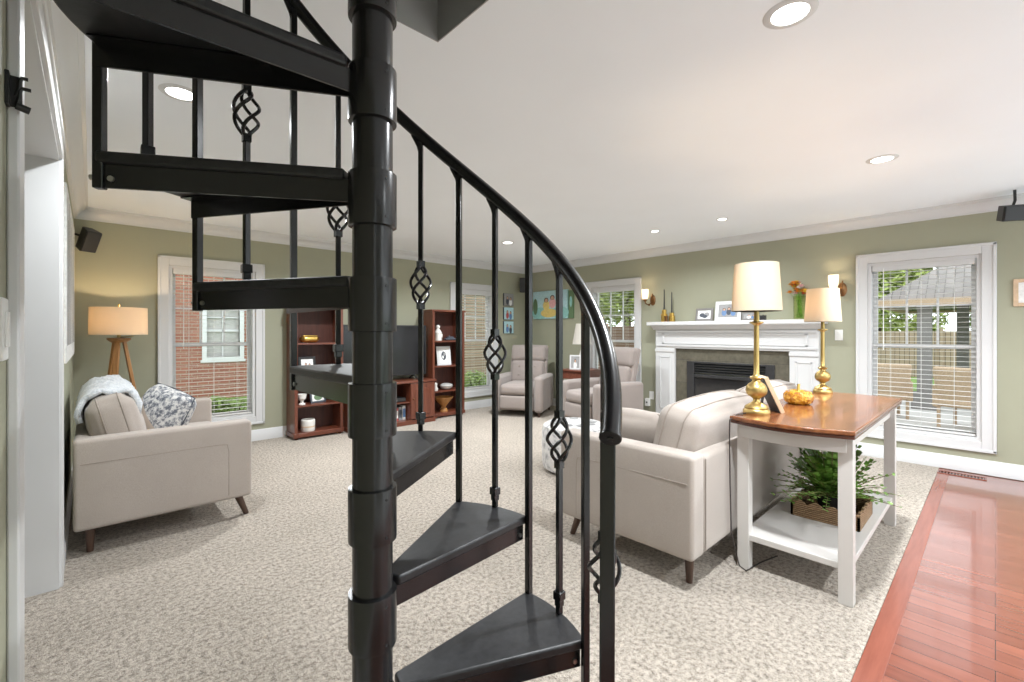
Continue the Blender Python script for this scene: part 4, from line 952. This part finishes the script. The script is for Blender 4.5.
# ------------------------------------------------------------------ loudspeakers
def speaker(label, loc, rot, mount, d=(.12,.11,.20)):
    s = thing('mounted_loudspeaker', label, 'speaker', loc, 0, 'small black surround speakers'); s.rotation_euler = rot
    w, dp, h = d; mb = MB(); mb.prism([(-w/2,0),(w/2,0),(w*.32,dp),(-w*.32,dp)],-h/2,h/2); obj('cabinet', mb, M['speaker'], s, bevel=.006)
    mb = MB(); mb.rbox((0,-.004,0),(w*.94,.014,h*.96),.006); obj('grille', mb, M['blackmatte'], s)
    mb = MB(); mb.tube([(0,dp*.8,0)]+mount,.010,8); mb.ball((0,dp,0),.016,n=6); obj('bracket', mb, M['blackmatte'], s)
    return s
speaker('tilted black speaker high on the wall above the tripod lamp', (.00,5.70,2.10), (radians(28),radians(0),radians(32)), [(0,.13,.0),(-.06,.18,.0)], (.125,.11,.205))
speaker('slim black speaker in the far corner above the photo prints', (5.60,5.72,2.105), (0,0,radians(-42)), [(0,.2,.0)], (.115,.10,.26))
speaker('black speaker hung below the ceiling at the right edge', (5.50,-.14,2.235), (radians(14),0,radians(-62)), [(0,.09,.10),(0,.12,.20)], (.22,.15,.125))

# ------------------------------------------------------------------ recessed ceiling lights
def downlight(label, x, y, r, e, spread=150):
    d = thing('recessed_downlight', label, 'ceiling light', (x,y,H), 0, 'recessed ceiling lights')
    mb = MB(); mb.lathe([(r*.80,-.001),(r*.82,-.006),(r*1.12,-.004),(r*1.18,-.0005)],40); mb.f = [f for f in mb.f if len(f) == 4]; mb.m = mb.m[:len(mb.f)]; obj('trim_ring', mb, M['white'], d)
    mb = MB(); mb.lathe([(.0001,-.0035),(r*.5,-.0033),(r*.815,-.002)],32); mb.f = [f for f in mb.f if len(f) == 4]; mb.m = mb.m[:len(mb.f)]; obj('lens', mb, M['glow'], d)
    L = bpy.data.lights.new('lamp','AREA'); L.shape = 'DISK'; L.size = r*1.6; L.energy = e; L.color = (.93,.972,1); L.spread = radians(spread)
    o = bpy.data.objects.new('lamp', L); COL.objects.link(o); o.parent = d; o.location = (0,0,-.008)
    return d
EL = 30
downlight('largest recessed ceiling light, above the console end of the room', 1.874,.514,.075,EL)
downlight('recessed ceiling light in front of the window beside the console table', 3.91,.523,.075,EL)
downlight('left one of the two small recessed lights above the mantel', 4.775,2.69,.05,EL*.35)
downlight('right one of the two small recessed lights above the mantel', 4.776,1.931,.05,EL*.35)
downlight('recessed ceiling light above the loveseat, seen between the stair treads', .321,2.72,.075,EL*.45)
downlight('recessed ceiling light towards the far corner, seen between the balusters', 3.98,4.35,.075,EL)
for x,y,lb in ((1.9,4.35,'recessed ceiling light hidden behind the stair pole'),(1.9,-1.4,'added unseen ceiling light brightening the room, nearer the stairwell'),(3.9,-1.4,'added unseen ceiling light brightening the room, nearer the patio side')): downlight(lb, x,y,.075,EL)  # last two are extra lights, out of view, added to brighten the room

# ------------------------------------------------------------------ outside
GZ = -.30
mb = MB(); mb.box(-30,40,YW+WT+.02,40,GZ-.2,GZ); mb.box(XW+WT+.02,40,-30,YW+WT+.02,GZ-.2,GZ); struct('ground', mb, M['grass'])
nb = thing('neighbour_house', 'red brick neighbouring house outside the left window', 'house', (0,12.5,GZ))
mb = wall_holes(-5,5.6,0,6.2,[(1.96,2.63,.98,2.22)], lambda a,d,z:(a,d,z), .2); obj('brick_wall', mb, M['brick'], nb)
mb = MB()
for x0,x1,z0,z1 in ((1.87,1.96,.92,2.30),(2.63,2.72,.92,2.30),(1.96,2.63,2.22,2.30),(1.96,2.63,.92,.98),(1.84,2.75,.86,.92)): mb.box(x0,x1,-.03,.1,z0,z1)
mb.box(1.96,2.63,.06,.09,1.58,1.63); mb.box(2.28,2.305,.06,.08,.98,2.22); mb.box(1.96,2.63,.06,.08,1.90,1.925)
nf = obj('window_frame', mb, M['white'], nb); mb = MB(); mb.box(1.96,2.63,.10,.11,.98,2.22); obj('pane', mb, M['pewter'], nf)
ns = thing('neighbour_garage', 'tan sided neighbouring building outside the window by the corner', 'building', (5.7,12.0,GZ))
mb = MB(); mb.box(0,6.4,0,.2,0,4.5); obj('siding_wall', mb, M['siding'], ns); mb = MB(); mb.box(-.1,6.5,-.25,.4,4.5,4.7); obj('eave', mb, M['white'], ns)
def bush(name, label, cat, loc, rx, ry, h, n, mat, leaf=.05, seed=1, trunk=None, group=None):
    b = thing(name, label, cat, loc, 0, group); rg_ = random.Random(seed); m = MB(); z0 = trunk or 0
    blobs = [(rg_.uniform(-.55,.55)*rx, rg_.uniform(-.55,.55)*ry, z0+(h-z0)*rg_.uniform(.25,.75), rg_.uniform(.35,.6)) for _ in range(9)]
    for i in range(n):
        bx_,by_,bz_,br_ = blobs[i%9]; u = rg_.gauss(0,1),rg_.gauss(0,1),rg_.gauss(0,1); q = sqrt(sum(x*x for x in u)) or 1; k = rg_.uniform(.55,1)**.5
        p = Vector((bx_+u[0]/q*br_*rx*k, by_+u[1]/q*br_*ry*k, max(.03,bz_+u[2]/q*br_*(h-z0)*.55*k)))
        a_ = Vector((rg_.gauss(0,1),rg_.gauss(0,1),rg_.gauss(0,1))).normalized(); c_ = a_.orthogonal().normalized(); L_ = leaf*rg_.uniform(.6,1.3)
        m.add([p-a_*L_, p-c_*L_*.5, p+a_*L_, p+c_*L_*.5],[(0,1,2,3)])
    obj('foliage', m, M[mat], b)
    m = MB()
    if trunk: m.tube([(0,0,0),(.05,.03,trunk*.6),(0,0,trunk+(h-trunk)*.4)],[rx*.09,rx*.075,rx*.04],10); obj('trunk', m, M['bark'], b)
    else:
        for k in range(5): m.tube([(0,0,0),(rx*.5*cos(k*1.3),ry*.5*sin(k*1.3),h*.6)],.012,6)
        obj('stems', m, M['bark'], b)
    return b
bush('shrub','green shrub at the foot of the brick house outside the left window','shrub',(1.75,8.9,GZ),.50,.25,.52,1500,'treeleaf2',.035,1)
bush('shrub','pale grassy shrub outside the window by the far corner','shrub',(7.0,8.9,GZ),.55,.25,.70,1200,'treeleaf2',.04,2)
bush('tree','leafy tree outside the window beside the fireplace','tree',(15.0,9.6,GZ),2.4,2.4,5.2,9000,'treeleaf',.10,3,1.3,'trees beyond the fence')
bush('tree','pale tree behind the fence outside the window beside the fireplace','tree',(20.0,15.2,GZ),2.6,2.6,5.6,7000,'treeleaf2',.11,4,1.2,'trees beyond the fence')
bush('tree','yellow green tree behind the patio roof outside the right window','tree',(24.2,3.2,GZ),2.6,2.0,6.0,9000,'treeleaf',.13,5,1.0,'trees beyond the fence')
bush('tree','dense green tree under the patio eave outside the right window','tree',(28.5,-1.0,GZ),2.4,2.4,5.6,8000,'treeleaf2',.13,6,.6,'trees beyond the fence')
fe = thing('garden_fence','reddish wooden fence outside the window beside the fireplace','fence',(12.6,5.6,GZ))
mb = MB(); mb.box(0,.04,-2,9,0,1.75); obj('boards', mb, M['fence'], fe)
for k in range(5): mb = MB(); mb.box(-.08,.0,-1.6+k*2.4,-1.5+k*2.4,0,1.85); obj('post', mb, M['fence'], fe)
f2 = thing('garden_fence','weathered grey brown fence at the end of the lawn outside the right window','fence',(21,-6,GZ))
mb = MB(); mb.box(0,.05,0,10,0,1.6); obj('boards', mb, M['fence2'], f2)
for k in range(5): mb = MB(); mb.box(-.08,0,.3+k*2.3,.4+k*2.3,0,1.7); obj('post', mb, M['fence2'], f2)
mb = MB(); mb.box(XW+WT+.05,14.2,-5,1.9,GZ,GZ+.03); struct('path', mb, M['concrete'])
pv = thing('patio_pavilion','grey shingled patio roof on posts outside the right window','pavilion',(12,-4,GZ+.03))
mb = MB(); zr, ze = 4.0, 2.2
A_,B_,C_,D_ = (0,0,ze),(5,0,ze),(5,5.7,ze),(0,5.7,ze); R1,R2 = (2.5,2.2,zr),(2.5,3.4,zr)
mb.add([A_,B_,C_,D_,R1,R2],[(0,4,5,3),(1,0,4)[::-1],(2,1,4,5)[::-1],(3,2,5)[::-1]]); rf = obj('roof', mb, M['shingle'], pv); so = rf.modifiers.new('thick','SOLIDIFY'); so.thickness = .08
mb = MB(); mb.box(-.08,5.08,-.08,0,ze-.14,ze); mb.box(-.08,5.08,5.7,5.78,ze-.14,ze); mb.box(-.08,0,-.08,5.78,ze-.14,ze); mb.box(5,5.08,-.08,5.78,ze-.14,ze); obj('fascia', mb, M['chairtan'], pv)
for x,y in ((.25,4.97),(3.9,4.55),(.25,1.0),(3.9,1.0)):
    mb = MB(); mb.box(x-.11,x+.11,y-.11,y+.11,.3,ze); mb.box(x-.19,x+.19,y-.19,y+.19,0,.32); obj('post', mb, M['greypost'], pv, bevel=.01)
def patio_chair(label, loc, rz):
    c = thing('patio_chair', label, 'chair', loc, rz, 'patio chairs')
    mb = MB(); mb.rbox((0,0,.40),(.62,.60,.12),.04); obj('seat', mb, M['chairtan'], c)
    mb = MB(); mb.rbox((0,-.29,.68),(.62,.09,.62),.04,M=Matrix.Rotation(radians(12),4,'X')); obj('backrest', mb, M['chairtan'], c)
    for s in (-1,1): mb = MB(); mb.rbox((s*.31,0,.50),(.08,.60,.36),.03); obj('armrest', mb, M['chairtan'], c)
    for x in (-.28,.28):
        for y in (-.25,.25): mb = MB(); mb.cyl((x,y,.36),(x,y,0),.025,n=8); obj('leg', mb, M['chairtan'], c)
    return c
c1_ = patio_chair('tan wicker patio chair on the left outside the right window', (10.6,1.40,GZ+.03), radians(-70))
dup(c1_, (10.2,.28,GZ+.03), radians(-110), 'tan wicker patio chair on the right outside the right window')

# ------------------------------------------------------------------ daylight
w = bpy.data.worlds.new('sky'); sc.world = w; w.use_nodes = True
bg = w.node_tree.nodes['Background']; bg.inputs['Color'].default_value = (.88,.95,1.0,1); bg.inputs['Strength'].default_value = 1.7

# ------------------------------------------------------------------ camera
cam = bpy.data.cameras.new('camera'); co = bpy.data.objects.new('camera', cam); COL.objects.link(co); sc.camera = co
fwd = Vector((.6822,.7312,0)); co.location = (0,0,1.27); co.rotation_euler = fwd.to_track_quat('-Z','Y').to_euler()
cam.sensor_width = 36; cam.lens = 36*451/1024; cam.shift_y = -9/1024; cam.clip_start = .02; cam.clip_end = 200

sc.view_settings.view_transform = 'Standard'; sc.view_settings.look = 'None'; sc.view_settings.gamma = 1; sc.view_settings.use_curve_mapping = False
sc.view_settings.exposure = 0.74
sc.cycles.use_denoising = True
sc.cycles.max_bounces = 10; sc.cycles.diffuse_bounces = 6; sc.cycles.transparent_max_bounces = 24
